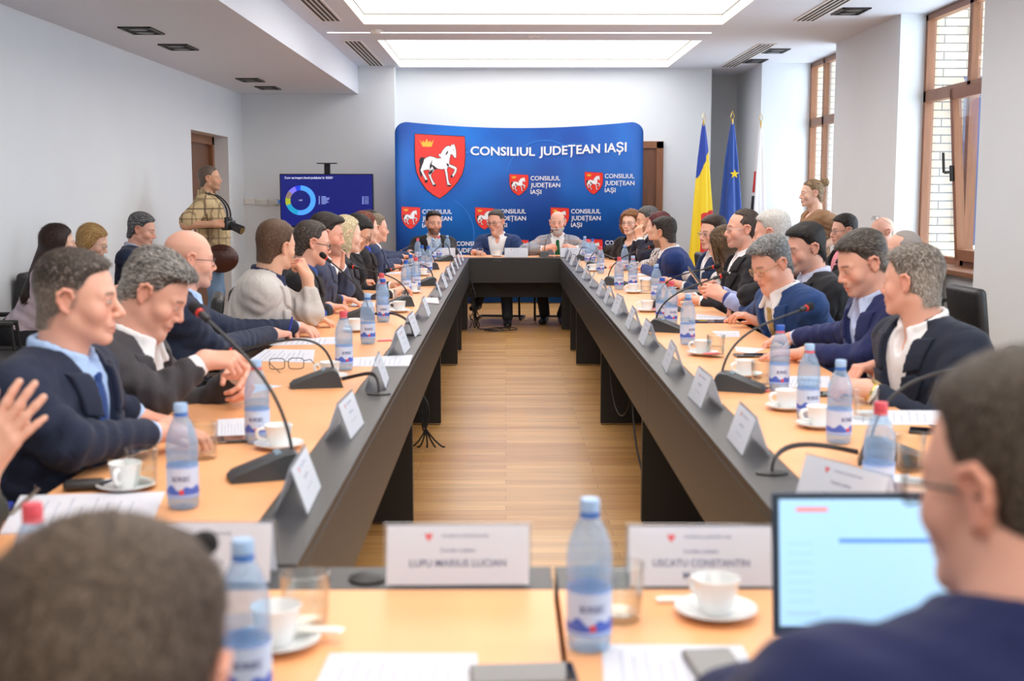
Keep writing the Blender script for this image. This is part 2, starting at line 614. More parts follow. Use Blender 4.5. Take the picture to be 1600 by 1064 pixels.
MB().box((1.55, YB - .02, 1.0), (.85, .04, 2.0)).build('door_leaf', DOORM, d)
MB().cyl((1.2, YB - .03, 1.05), (1.2, YB - .09, 1.05), .012).cyl((1.2, YB - .085, 1.05), (1.32, YB - .085, 1.05), .01).build('door_handle', CHROME, d)
# wall plates
for px, lb, kk in ((390, 'blank white wall plate left of the two switches', 0), (407, 'white light switch plate, left of a pair beside the screen', 1), (426, 'white light switch plate, right of a pair beside the screen', 1), (436, 'white wall thermostat with a blue display at the edge of the screen', 2)):
    p = onY(px + (2 if kk else 0), 316 if kk else 314, 16.29)
    t = thing('thermostat' if kk == 2 else 'wall_switch', lb, 'thermostat' if kk == 2 else 'wall plate', tuple(p))
    MB().box((0, 0, 0), (.135, .018, .085), .006).build('plate', PLATE, t)
    if kk == 1:
        for s in (-1, 1): MB().box((s * .03, -.011, 0), (.048, .008, .06), .003).build('rocker', mat('rocker_white', S(225, 224, 222), .4), t)
    if kk == 2: MB().box((0, -.01, .005), (.1, .006, .05)).build('display', mat('lcd_blue', S(70, 110, 170), .3, emit=S(70, 110, 170), es=.3), t)

# ------------------------------------------------------------------ tables
TX = (-.38, .566)            # inner edges of the two long tables
TD = .65
TZ = .75


def panel_table(name, label, cx, cy, length, depth, rz, legs, low=True, front=.235):
    """local x along the table, local +y towards its users; the dark strip and modesty panel lie on the -y side"""
    t = thing(name, label, 'table', (cx, cy, 0), rz, 'conference tables')
    MB().box((0, depth / 2 + .065, TZ - .0125), (length - .003, depth - .13, .025), .002).build('wooden_top', [BEECH], t)
    MB().box((0, .064, TZ - .0125), (length - .003, .128, .025), .002).build('dark_strip', LAM, t)
    MB().box((0, .0125, TZ - .026 - front / 2), (length - .002, .025, front - .002), .0015).build('modesty_panel', LAM, t)
    for lx in legs:
        MB().box((lx, .02 + (depth - .1) / 2, (TZ - .03) / 2 + .005), (.045, depth - .1, TZ - .04), .002).build('leg', mat('leg_black', S(30, 30, 31), .45), t)
    if low: MB().box((0, depth * .55, .46), (length - .1, .02, .3), .001).build('lower_panel', mat('leg_black'), t)
    return t


for nm, side, cuts in (('left', 0, (2.215, 4.79, 7.74, 10.37, 13.07)), ('right', 1, (2.215, 4.935, 7.74, 10.37, 13.07))):
    for k, (a, b) in enumerate(zip(cuts, cuts[1:])):
        where = ('nearest the camera', 'second from the camera', 'third from the camera', 'at the far end')[k]
        L = b - a
        if k == 1: legs = [5.3 - (a + b) / 2, 7.64 - (a + b) / 2]
        if k == 2: legs = [10.34 - (a + b) / 2]
        if k == 3: legs = [13.06 - .03 - (a + b) / 2, -L / 2 + .9]
        if k == 0: legs = [2.62 - (a + b) / 2]
        if side: legs = [-v for v in legs]
        if side == 0:
            panel_table('conference_table', 'orange beech table with dark inner strip on the left side, unit %s' % where, TX[0], (a + b) / 2, L, TD, PI / 2, legs, low=False)
        else:
            panel_table('conference_table', 'orange beech table with dark inner strip on the right side, unit %s' % where, TX[1], (a + b) / 2, L, TD + .015, -PI / 2, legs, low=False)
panel_table('conference_table', 'beech table with black front panel closing the far end before the blue backdrop', .093, 13.08, 2.27, .65, 0, (-.53, .56), low=True)
panel_table('conference_table', 'beech table in the foreground, left of the dark seam', -.475, 2.2, 1.115, .66, PI, (0,), low=False)
panel_table('conference_table', 'beech table in the foreground, right of the dark seam with the laptop', .66, 2.2, 1.145, .66, PI, (0,), low=False)
# ------------------------------------------------------------------ organic modelling: distance fields -> surface nets
f32 = np.float32


def smin(a, b, k):
    h = np.maximum(k - np.abs(a - b), 0) / k
    return np.minimum(a, b) - h * h * (k * .25)


def smax(a, b, k):
    return -smin(-a, -b, k)


def ell(x, y, z, c, r):
    X, Y, Z = x - c[0], y - c[1], z - c[2]
    k0 = np.sqrt((X / r[0]) ** 2 + (Y / r[1]) ** 2 + (Z / r[2]) ** 2)
    k1 = np.sqrt((X / r[0] ** 2) ** 2 + (Y / r[1] ** 2) ** 2 + (Z / r[2] ** 2) ** 2) + 1e-6
    return k0 * (k0 - 1) / k1


def cone(x, y, z, a, b, ra, rb):
    d = [b[i] - a[i] for i in range(3)]
    L = d[0] ** 2 + d[1] ** 2 + d[2] ** 2 + 1e-12
    X, Y, Z = x - a[0], y - a[1], z - a[2]
    t = np.clip((X * d[0] + Y * d[1] + Z * d[2]) / L, 0, 1)
    return np.sqrt((X - t * d[0]) ** 2 + (Y - t * d[1]) ** 2 + (Z - t * d[2]) ** 2) - (ra + (rb - ra) * t)


def sstep(a, b, x):
    t = np.clip((x - a) / (b - a), 0, 1)
    return t * t * (3 - 2 * t)


class Fld:
    def __init__(s, lo, hi, h):
        s.h = h
        s.lo = np.array(lo, float)
        s.n = np.ceil((np.array(hi) - s.lo) / h).astype(int) + 1
        s.ax = [(s.lo[i] + h * np.arange(s.n[i])).astype(f32) for i in range(3)]
        s.d = np.full(s.n, .2, f32)

    def sl(s, a, b):
        r = []
        for i in range(3):
            i0 = max(0, int((a[i] - s.lo[i]) / s.h))
            i1 = min(s.n[i], int((b[i] - s.lo[i]) / s.h) + 2)
            if i1 <= i0: return None
            r.append(slice(i0, i1))
        return tuple(r)

    def grid(s, q):
        return s.ax[0][q[0], None, None], s.ax[1][None, q[1], None], s.ax[2][None, None, q[2]]

    def local(s, q, R, c):
        """coordinates of the grid points of q in the frame with axes R (columns) at c"""
        X, Y, Z = s.grid(q)
        X, Y, Z = X - f32(c[0]), Y - f32(c[1]), Z - f32(c[2])
        R = R.astype(f32)
        return [X * R[0, i] + Y * R[1, i] + Z * R[2, i] for i in range(3)]

    def put(s, q, d, k):
        s.d[q] = smin(s.d[q], d.astype(f32), k)

    def cone(s, a, b, ra, rb, k=.02):
        m = max(ra, rb) + k + 2 * s.h
        q = s.sl(np.minimum(a, b) - m, np.maximum(a, b) + m)
        if q: s.put(q, cone(*s.grid(q), a, b, ra, rb), k)

    def fn(s, c, R, lo, hi, func, k):
        """func(x,y,z) in a local frame whose box lo..hi is of interest"""
        cs = np.array([[x, y, z] for x in (lo[0], hi[0]) for y in (lo[1], hi[1]) for z in (lo[2], hi[2])]) @ R.T + c
        q = s.sl(cs.min(0), cs.max(0))
        if q: s.put(q, func(*s.local(q, R, c)), k)

    def carve(s, c, R, lo, hi, func, k):
        cs = np.array([[x, y, z] for x in (lo[0], hi[0]) for y in (lo[1], hi[1]) for z in (lo[2], hi[2])]) @ R.T + c
        q = s.sl(cs.min(0), cs.max(0))
        if q: s.d[q] = smax(s.d[q], func(*s.local(q, R, c)).astype(f32), k)

    def mesh(s):
        d = s.d
        ins = d < 0
        c = [ins[i:ins.shape[0] - 1 + i, j:ins.shape[1] - 1 + j, k:ins.shape[2] - 1 + k] for i in (0, 1) for j in (0, 1) for k in (0, 1)]
        an = c[0].copy()
        al = c[0].copy()
        for m in c[1:]:
            an |= m
            al &= m
        I, J, K = np.nonzero(an & ~al)
        ids = np.full(an.shape, -1, np.int32)
        ids[I, J, K] = np.arange(len(I))
        acc = np.zeros((len(I), 3), f32)
        cnt = np.zeros(len(I), f32)
        off = [(i, j, k) for i in (0, 1) for j in (0, 1) for k in (0, 1)]
        val = {o: d[I + o[0], J + o[1], K + o[2]] for o in off}
        for o in off:
            for ax in range(3):
                if o[ax] == 0:
                    p = list(o)
                    p[ax] = 1
                    a, b = val[o], val[tuple(p)]
                    cr = (a < 0) != (b < 0)
                    t = np.where(cr, a / np.where(cr, a - b, 1), 0)
                    cnt += cr
                    for q in range(3):
                        acc[:, q] += cr * (t if q == ax else o[q])
        V = s.lo + s.h * (np.stack([I, J, K], 1) + acc / cnt[:, None])
        Fq = []
        for ax in range(3):
            A = np.moveaxis(ins, ax, 0)
            cr = A[:-1] != A[1:]
            D = np.moveaxis(ids, ax, 0)
            cr = cr[:, 1:-1, 1:-1]
            i, j, k = np.nonzero(cr)
            j = j + 1
            k = k + 1
            q = np.stack([D[i, j - 1, k - 1], D[i, j, k - 1], D[i, j, k], D[i, j - 1, k]], 1)
            fl = A[i, j, k]
            if ax == 1: fl = ~fl
            q[~fl] = q[~fl][:, ::-1]
            Fq.append(q)
        F = np.concatenate(Fq)
        F = F[(F >= 0).all(1)]
        return V.astype(f32), F


def vnormals(V, F):
    n = np.cross(V[F[:, 2]] - V[F[:, 0]], V[F[:, 3]] - V[F[:, 1]])
    N = np.zeros_like(V)
    for i in range(4): np.add.at(N, F[:, i], n)
    return N / (np.linalg.norm(N, axis=1, keepdims=True) + 1e-12)


# ---- head, local frame: x to the person's right, y forward, z up, origin between the eyes' height at skull centre
def head_sdf(x, y, z, P):
    ax = np.abs(x)
    w, j, n, ch = P.get('w', 1), P.get('jaw', 1), P.get('nose', 0), P.get('chub', 0)
    d = ell(x, y, z, (0, -.016, .04), (.077 * w, .099, .083))
    d = smin(d, ell(x, y, z, (0, .012, -.012), (.066 * w, .078, .088)), .03)
    d = smin(d, ell(x, y, z, (0, .03, -.072), (.048 * j + ch, .05, .044)), .03)
    d = smin(d, cone(ax, y, z, (.05 * j, -.006, -.056), (.018, .07, -.1), .015 + ch, .013), .025)
    d = smin(d, ell(x, y, z, (0, .078, -.1), (.021, .017, .016)), .02)
    d = smin(d, ell(ax, y, z, (.045, .055, -.03), (.023 + ch, .022 + ch, .024)), .025)
    d = smin(d, cone(ax, y, z, (0, .083, .022), (.042, .068, .019), .012, .011), .016)
    d = smax(d, -ell(ax, y, z, (.032, .1, .0), (.019, .015, .012)), .014)
    d = smin(d, ell(ax, y, z, (.032, .077, .0), (.0145, .0115, .0115)), .005)
    d = smin(d, cone(x, y, z, (0, .085, .01), (0, .108 + n, -.03), .0085, .0115), .012)
    d = smin(d, ell(ax, y, z, (.0125, .098 + n * .5, -.036), (.009, .011, .008)), .007)
    d = smin(d, ell(x, y, z, (0, .085, -.06), (.03, .012, .02)), .015)
    d = smin(d, ell(x, y, z, (0, .0925, -.0655), (.023, .009, .006)), .006)
    d = smin(d, ell(x, y, z, (0, .091, -.078), (.020, .010, .0068)), .006)
    d = smax(d, -cone(ax, y, z, (0, .104, -.0718), (.024, .09, -.0725), .0022, .0015), .004)
    d = smin(d, cone(x, y, z, (0, .07, -.118 - ch), (0, 0, -.14), .02 + ch, .04), .03) if ch > .003 else d
    # ears
    d = smin(d, ell(ax, y, z, (.079 * w, -.016, -.006), (.007, .017, .03)), .008)
    pts = [(.083, .002, .006), (.088, -.004, .024), (.091, -.02, .028), (.092, -.034, .016), (.09, -.033, -.004), (.086, -.022, -.024), (.082, -.01, -.034)]
    for a, b in zip(pts, pts[1:]):
        d = smin(d, cone(ax, y, z, (a[0] * w, a[1], a[2]), (b[0] * w, b[1], b[2]), .0052, .0052), .006)
    return d


def cap_sdf(x, y, z, P):
    d = ell(x, y, z, (0, -.016, .04), (.078 * P.get('w', 1), .1, .084))
    d = smin(d, ell(x, y, z, (0, -.01, -.01), (.068 * P.get('w', 1), .08, .085)), .03)
    return smin(d, cone(x, y, z, (0, -.04, -.03), (0, -.052, -.16), .056, .056), .02)


YBZ = (np.array([-.13, -.06, -.035, -.02, .0, .03, .05, .062, .08]), np.array([-.07, -.045, -.032, .004, .012, .016, .042, .064, .13]))


def hair_edge(y, z, P):
    """negative inside the hairline"""
    dz = P.get('hl', .018)                   # raises the front hairline
    yb = np.interp(z - dz * sstep(.03, .07, z), *YBZ).astype(f32)
    d = (y - yb) * .75
    if P.get('recede'): d = d + P['recede'] * sstep(.05, .1, z)
    d = smax(d, P.get('nape', -.085) - z, .01)
    if 'bald' in P: d = smax(d, z - P['bald'] + .0 * y, .012)
    return d


def hair_sdf(x, y, z, P):
    st = P['hair']
    top = sstep(.04, .11, z)
    t = P.get('t', .008) * .85 + P.get('tt', .006) * .75 * top + P.get('tf', 0) * sstep(.02, .09, y) * top
    e = hair_edge(y, z, P)
    ax = np.abs(x)
    t = t * (.12 + .88 * sstep(.0, P.get('taper', .034), -e))
    d = smax(cap_sdf(x, y, z, P) - t, e, .006)
    if st in ('short', 'bun'): d = smax(d, -ell(ax, y, z, (.092 * P.get('w', 1), -.008, -.004), (.032, .03, .042)), .006)
    if st == 'long':
        g = ell(x, y, z, (0, -.025, .035), (.095, .108, .1))
        g = smax(g, hair_edge(y, np.maximum(z, -.02), dict(P, nape=-1)), .015)
        f = cone(x, (y) * 1.25, z, (0, -.05, .03), (0, P.get('fall', -.11), -P.get('len', .25)), .092, P.get('tip', .06))
        f = smin(f, cone(ax, y, z, (.072, -.02, .03), (.085, -.045, -P.get('len', .25) * .8), .022, .026), .03)
        if P.get('front'): f = smin(f, cone(ax, y, z, (.07, .03, .05), (.085, .035, -P['front']), .018, .022), .02)
        d = smin(smin(d, g, .02), f, .03)
    elif st == 'bob':
        g = ell(x, y, z, (0, -.025, .02), (.1 + P.get('vol', 0), .112 + P.get('vol', 0), .112))
        g = smin(g, ell(ax, y, z, (.068, -.02, -.045), (.036 + P.get('vol', 0), .065, .07)), .03)
        g = smax(g, hair_edge(y, np.maximum(z, P.get('side', -.0)), dict(P, nape=-P.get('len', .1))), .015)
        d = smin(d, g, .02)
    elif st == 'bun':
        d = smin(d, ell(x, y, z, (0, -.122, .092), (.044, .042, .042)), .01)
    return d


HAND = dict(flat=((10, 12, 8),) * 4 + (25,), relaxed=((22, 30, 18), (28, 34, 20), (32, 38, 24), (34, 40, 26), 30), fist=((72, 88, 50),) * 4 + (60,),
            pen=((42, 52, 22), (52, 58, 28), (62, 70, 36), (68, 76, 40), 62), clasp=((48, 58, 30), (50, 60, 30), (52, 62, 32), (54, 62, 34), 40), hold=((40, 48, 30), (42, 50, 30), (46, 52, 32), (48, 54, 34), 50),
            open=((4, 6, 4), (2, 6, 4), (4, 7, 4), (6, 8, 6), 5))


def hand_cones(pose, mirror, spread=1.0):
    """right hand, palm down (-z), fingers along +y, wrist at the origin"""
    H = HAND[pose]
    out = []
    xs = (-.028, -.0095, .0095, .027)
    ky = (.088, .092, .087, .079)
    Ls = ((.042, .025, .021), (.046, .029, .022), (.043, .027, .021), (.033, .02, .018))
    out.append(((-.012, 0, 0), (-.02, .05, -.002), .019, .014, .02))
    out.append(((.012, 0, 0), (.018, .05, -.002), .019, .013, .02))
    for i in range(4):
        k = np.array([xs[i], ky[i], .002])
        out.append(((xs[i] * .6, .025, -.002), tuple(k), .0145, .0112, .012))
        a = 0
        sp = math.radians((-9, -2, 4, 11)[i] * spread)
        p = k
        for s in range(3):
            a += math.radians(H[i][s])
            d = np.array([math.sin(sp) * math.cos(a), math.cos(sp) * math.cos(a), -math.sin(a)])
            q = p + d * Ls[i][s]
            r = (.0098, .0088, .008, .0072)
            sc = .88 if i == 3 else 1
            out.append((tuple(p), tuple(q), r[s] * sc, r[s + 1] * sc, .004))
            p = q
    c = math.radians(H[4])
    p = np.array([-.022, .02, -.008])
    a = math.radians(48)
    for s, (L, r0, r1) in enumerate(((.042, .0145, .0115), (.032, .0112, .01), (.026, .0098, .0082))):
        d = np.array([-math.sin(a), math.cos(a), -.25 - .5 * math.sin(c)])
        d /= np.linalg.norm(d)
        q = p + d * L
        out.append((tuple(p), tuple(q), r0, r1, .008 if s == 0 else .004))
        p = q
        a -= c * (.75 if s else .5)
    if mirror:
        out = [((-a[0], a[1], a[2]), (-b[0], b[1], b[2]), r0, r1, k) for a, b, r0, r1, k in out]
    return out


def torso_sdf(x, y, z, L, P, t=0.0):
    b = P.get('belly', .01)
    g = P.get('girth', 1.0)
    sw = P.get('sw', .172)
    d = ell(x, y, z, (0, .0, .04), (.185 * g, .15, .14))
    d = smin(d, ell(x, y, z, (0, .015 + b, .36 * L), (.17 * g, .125 + b, .2)), .06)
    d = smin(d, ell(x, y, z, (0, .012, .68 * L), (.18 * g, .128, .19)), .06)
    ax = np.abs(x)
    d = smin(d, cone(ax, y, z, (0, -.012, .84 * L), (sw, -.012, .865 * L), .085, .062), .05)
    d = smin(d, cone(ax, y, z, (.02, -.025, .915 * L), (sw * .9, -.015, .88 * L), .05, .05), .05)
    if P.get('bust'): d = smin(d, ell(ax, y, z, (.075, .105, .64 * L), (.07, .06, .07)), .05)
    return d - t


SKINC = dict(fair=S(236, 192, 170), pink=S(230, 176, 154), tan=S(214, 164, 134), warm=S(226, 178, 150))


def skin_colour(q, P, hand):
    """surface colour of the skin at points q given in head coordinates"""
    x, y, z = q[:, 0], q[:, 1], q[:, 2]
    ax = np.abs(x)
    base = np.array(SKINC[P.get('skin', 'fair')], f32)
    c = np.tile(base, (len(q), 1))
    face = (np.linalg.norm(q, axis=1) < .19)

    def mix(col, w):
        w = (np.clip(w, 0, 1) * face)[:, None]
        c[:] = c * (1 - w) + np.array(col, f32) * w

    red = base * np.array([.96, .72, .68], f32)
    mix(red, .55 * np.exp(-((ax - .045) / .022) ** 2 - ((z + .03) / .025) ** 2) * (y > .02))
    mix(red, .6 * np.exp(-(ax / .016) ** 2 - ((z + .032) / .016) ** 2) * (y > .09))
    mix(red, .55 * sstep(.079, .086, ax) * (np.abs(z) < .05))
    if P.get('stubble'):
        col, k = P['stubble']
        w = sstep(-.04, -.06, z) * sstep(-.005, .02, y) * (1 - np.exp(-(ax / .02) ** 2 - ((z + .071) / .008) ** 2)) * (z > -.125)
        mix(col, k * w)
    mix(S(190, 112, 104), .8 * np.exp(-(ax / .021) ** 4 - ((z + .0715) / .0095) ** 4) * (y > .075))
    hc = np.array(P.get('brow', P.get('hc', (S(80, 65, 55),))[0]), f32)
    bz = .0235 + .03 * (ax - .02) * (ax < .036) - .12 * np.maximum(ax - .036, 0)
    mix(hc, P.get('browk', .8) * np.exp(-((z - bz) / .0042) ** 2) * sstep(.012, .017, ax) * (1 - sstep(.047, .054, ax)) * (y > .05))
    mix(S(70, 50, 45), .75 * np.exp(-((z - P.get('lashz', .0055)) / .0018) ** 2) * (np.abs(ax - .032) < .0135) * (y > .07))
    mix(base * .72, .5 * np.exp(-((z + .012) / .003) ** 2) * (np.abs(ax - .032) < .014) * (y > .06))
    if P.get('scalp'):
        col, k = P['scalp']
        e = hair_edge(y, z, dict(P, **P.get('scalp_p', {})))
        mix(col, k * sstep(.006, -.008, e) * (ax < .083))
    if hand is not None:
        c[hand] = c[hand] * np.array([1, .9, .87], f32)
    return c


def frame(fwd_yaw, pitch=0, roll=0):
    """columns x (right), y (forward), z (up); yaw is the direction looked at: 0 = +X, 90 = +Y; pitch>0 looks down"""
    a, p, r = math.radians(fwd_yaw), math.radians(pitch), math.radians(roll)
    f = np.array([math.cos(a) * math.cos(p), math.sin(a) * math.cos(p), -math.sin(p)])
    s = np.array([math.sin(a), -math.cos(a), 0])
    u = np.cross(s, f)
    s2 = s * math.cos(r) - u * math.sin(r)
    return np.stack([s2, f, np.cross(s2, f)], 1)


def unit(v):
    v = np.array(v, float)
    return v / (np.linalg.norm(v) + 1e-9)


SKIN = attr_mat('skin', .5, .35, bump=(350, .05), sss=.12)
HAIRM = attr_mat('hair', .5, .35, bump=(260, .25))
EYEW = mat('eye_white', S(186, 176, 170), .35)
EYED = mat('eye_iris', S(52, 40, 34), .2)
LENS = thin_glass('spectacle_lens', (.97, .98, 1), .1)


def cloth(name, col=None, var=.06, bump=.35, rough=.8, sheen=.06):
    return mat('cloth_' + name, col or (.5, .5, .5), rough, spec=.25, sheen=sheen, var=var, vscale=140, bump=(9, bump, 1.2))


def check_cloth(name, base, l1, l2, sc):
    """woven check: two sets of crossing lines"""
    if name in MATS: return MATS[name]
    m = mat(name, base, .85, spec=.2)
    nt = m.node_tree
    b = nt.nodes['Principled BSDF']
    tc = nt.nodes.new('ShaderNodeTexCoord')
    sep = nt.nodes.new('ShaderNodeSeparateXYZ')
    nt.links.new(tc.outputs['Object'], sep.inputs[0])
    src = None
    for ch, col, k, w in (('X', l1, sc, .16), ('Z', l1, sc, .16), ('Y', l1, sc, .16), ('X', l2, sc * .5, .07), ('Z', l2, sc * .5, .07)):
        mm = nt.nodes.new('ShaderNodeMath')
        mm.operation = 'MULTIPLY'
        mm.inputs[1].default_value = k
        fr = nt.nodes.new('ShaderNodeMath')
        fr.operation = 'FRACT'
        lt = nt.nodes.new('ShaderNodeMath')
        lt.operation = 'LESS_THAN'
        lt.inputs[1].default_value = w
        hf = nt.nodes.new('ShaderNodeMath')
        hf.operation = 'MULTIPLY'
        hf.inputs[1].default_value = .6
        nt.links.new(sep.outputs[ch], mm.inputs[0])
        nt.links.new(mm.outputs[0], fr.inputs[0])
        nt.links.new(fr.outputs[0], lt.inputs[0])
        nt.links.new(lt.outputs[0], hf.inputs[0])
        mx = nt.nodes.new('ShaderNodeMix')
        mx.data_type = 'RGBA'
        nt.links.new(hf.outputs[0], mx.inputs[0])
        if src is None: mx.inputs[6].default_value = (*base, 1)
        else: nt.links.new(src, mx.inputs[6])
        mx.inputs[7].default_value = (*col, 1)
        src = mx.outputs[2]
    nt.links.new(src, b.inputs['Base Color'])
    return m


def print_cloth(name, c1, c2, c3, sc):
    if name in MATS: return MATS[name]
    m = mat(name, c1, .8, spec=.2)
    nt = m.node_tree
    tc = nt.nodes.new('ShaderNodeTexCoord')
    n = nt.nodes.new('ShaderNodeTexNoise')
    n.inputs['Scale'].default_value = sc
    n.inputs['Detail'].default_value = 3
    nt.links.new(tc.outputs['Object'], n.inputs['Vector'])
    r = nt.nodes.new('ShaderNodeValToRGB')
    r.color_ramp.interpolation = 'CONSTANT'
    e = r.color_ramp.elements
    e[0].color = (*c2, 1)
    e[1].position = .45
    e[1].color = (*c1, 1)
    x = e.new(.58)
    x.color = (*c3, 1)
    nt.links.new(n.outputs[0], r.inputs[0])
    nt.links.new(r.outputs[0], nt.nodes['Principled BSDF'].inputs['Base Color'])
    return m


SHOE = None


def make_shoe(parent, M, name='shoe'):
    global SHOE
    if SHOE is None:
        F = Fld((-.06, -.09, -.01), (.06, .24, .14), .006)
        q = F.sl((-1, -1, -1), (1, 1, 1))
        X, Y, Z = F.grid(q)
        d = ell(X, Y, Z, (0, .03, .035), (.042, .1, .045))
        d = smin(d, ell(X, Y, Z, (0, .13, .028), (.045, .085, .034)), .03)
        d = smin(d, cone(X, Y, Z, (0, -.03, .05), (0, -.03, .1), .042, .04), .03)
        d = smax(d, -Z + .0, .004)
        F.put(q, d, .001)
        V, Fc = F.mesh()
        SHOE = mk(name, V, Fc, mat('shoe_black', S(24, 23, 23), .3), parent)
        o = SHOE
    else:
        o = SHOE.copy()
        COL.objects.link(o)
        o.parent = parent
    o.matrix_local = Matrix(M)
    return o


def eyeglasses(parent, R, c, P, g):
    """worn spectacles: rims, bridge, temples, lenses, in head coordinates"""
    mcol = dict(black=mat('frame_black', S(30, 28, 28), .35), gold=mat('frame_gold', S(205, 180, 130), .25, metal=.9), grey=mat('frame_grey', S(95, 95, 100), .35, metal=.5), silver=mat('frame_silver', S(190, 190, 190), .25, metal=.9))[g.get('m', 'black')]
    yy = g.get('y', .1)
    zz = g.get('z', -.003)
    r = g.get('r', .0013)
    M4 = np.eye(4)
    M4[:3, :3] = R
    M4[:3, 3] = c
    if g.get('up'): pass
    f = MB()
    lens = MB()
    for s in (-1, 1):
        ring = []
        for k in range(20):
            a = 2 * PI * k / 20
            ca, sa = math.cos(a), math.sin(a)
            e = .55
            px = s * .034 + .027 * math.copysign(abs(ca) ** e, ca)
            pz = zz - .002 + .0185 * math.copysign(abs(sa) ** e, sa)
            ring.append((px, yy - .25 * max(0, abs(px) - .03), pz))
        f.tube(ring, r, 6, True)
        lens.b.faces.new([lens.b.verts.new(p) for p in ring])
        f.tube([(s * .061, yy - .008, zz + .006), (s * .074, yy - .03, zz + .007), (s * .08 * P.get('w', 1), 0, zz + .006), (s * .086 * P.get('w', 1), -.022, zz + .002)], r * 1.1, 6)
    f.tube([(-.009, yy, zz + .004), (0, yy + .003, zz + .008), (.009, yy, zz + .004)], r, 6)
    if g.get('up'):
        T = Matrix.Translation((0, g['up'][0], g['up'][1])) @ Matrix.Rotation(math.radians(g['up'][2]), 4, 'X')
        f.b.transform(T)
        lens.b.transform(T)
    f.b.transform(Matrix(M4))
    lens.b.transform(Matrix(M4))
    o = f.build('eyeglasses', mcol, parent, True)
    lens.build('lens', LENS, o)


def tufts(V, N, n, P, R, rng, c1, c2):
    """short tapered locks rooted on the hair surface (head coordinates)"""
    idx = rng.integers(0, len(V), n)
    p = V[idx]
    nn = N[idx]
    z = p[:, 2:3]
    y = p[:, 1:2]
    st = P.get('flow', 'short')
    top = sstep(.06, .1, z)
    if st == 'back': F = np.concatenate([0 * z + .25 * np.sign(p[:, :1]) * (1 - top), -1 + 0 * z, -.3 - .5 * (1 - top)], 1)
    elif st == 'fwd': F = np.concatenate([.35 + 0 * z, .9 * top - .2 * (1 - top), -.9 * (1 - top)], 1)
    elif st == 'side': F = np.concatenate([(.9 + 0 * z) * top, -.25 + 0 * z, -.9 * (1 - top)], 1)
    elif st == 'down': F = np.concatenate([.5 * p[:, :1] / .09 * top, -.35 - .5 * top + 0 * z, -1 + .7 * top], 1)
    else: F = np.concatenate([0 * z, .35 * top - .25 * (1 - top), -.9 * (1 - top)], 1) + nn * P.get('spike', .45) * (.4 + top)
    F = F + rng.normal(0, P.get('jit', .28), F.shape)
    F -= nn * np.minimum((F * nn).sum(1, keepdims=True), 0)
    keep = P.get('spike', .45) if st == 'short' else P.get('lift', .12)
    tang = F - nn * (F * nn).sum(1, keepdims=True)
    F = tang + nn * np.linalg.norm(tang, axis=1, keepdims=True) * keep * rng.uniform(.3, 1, (n, 1))
    F /= np.linalg.norm(F, axis=1, keepdims=True) + 1e-9
    l = P.get('tl', .02) * rng.uniform(.6, 1.3, (n, 1))
    w = np.cross(F, nn)
    w /= np.linalg.norm(w, axis=1, keepdims=True) + 1e-9
    w = w * (P.get('tw', .0022) * rng.uniform(.6, 1.4, (n, 1)))
    b = p - nn * .002
    mid = b + F * l * .5 + nn * .001
    tip = b + F * l - nn * l * P.get('droop', .12)
    V2 = np.stack([b - w, b + w, mid - w * .8, mid + w * .8, tip], 1).reshape(-1, 3)
    k = np.arange(n)[:, None] * 5
    Q = k + np.array([[0, 1, 3, 2]])
    Tt = k + np.array([[2, 3, 4]])
    t = rng.uniform(0, 1, (n, 1)) ** P.get('mixp', 1.0)
    if P.get('grey_sides'):
        t = np.clip(t + P['grey_sides'] * sstep(.06, .0, z), 0, 1)
    cc = np.array(c1) * (1 - t) + np.array(c2) * t
    cc = np.repeat(cc * rng.uniform(.75, 1.2, (n, 1)), 5, 0)
    return V2, Q, Tt, cc


PEOPLE = {}


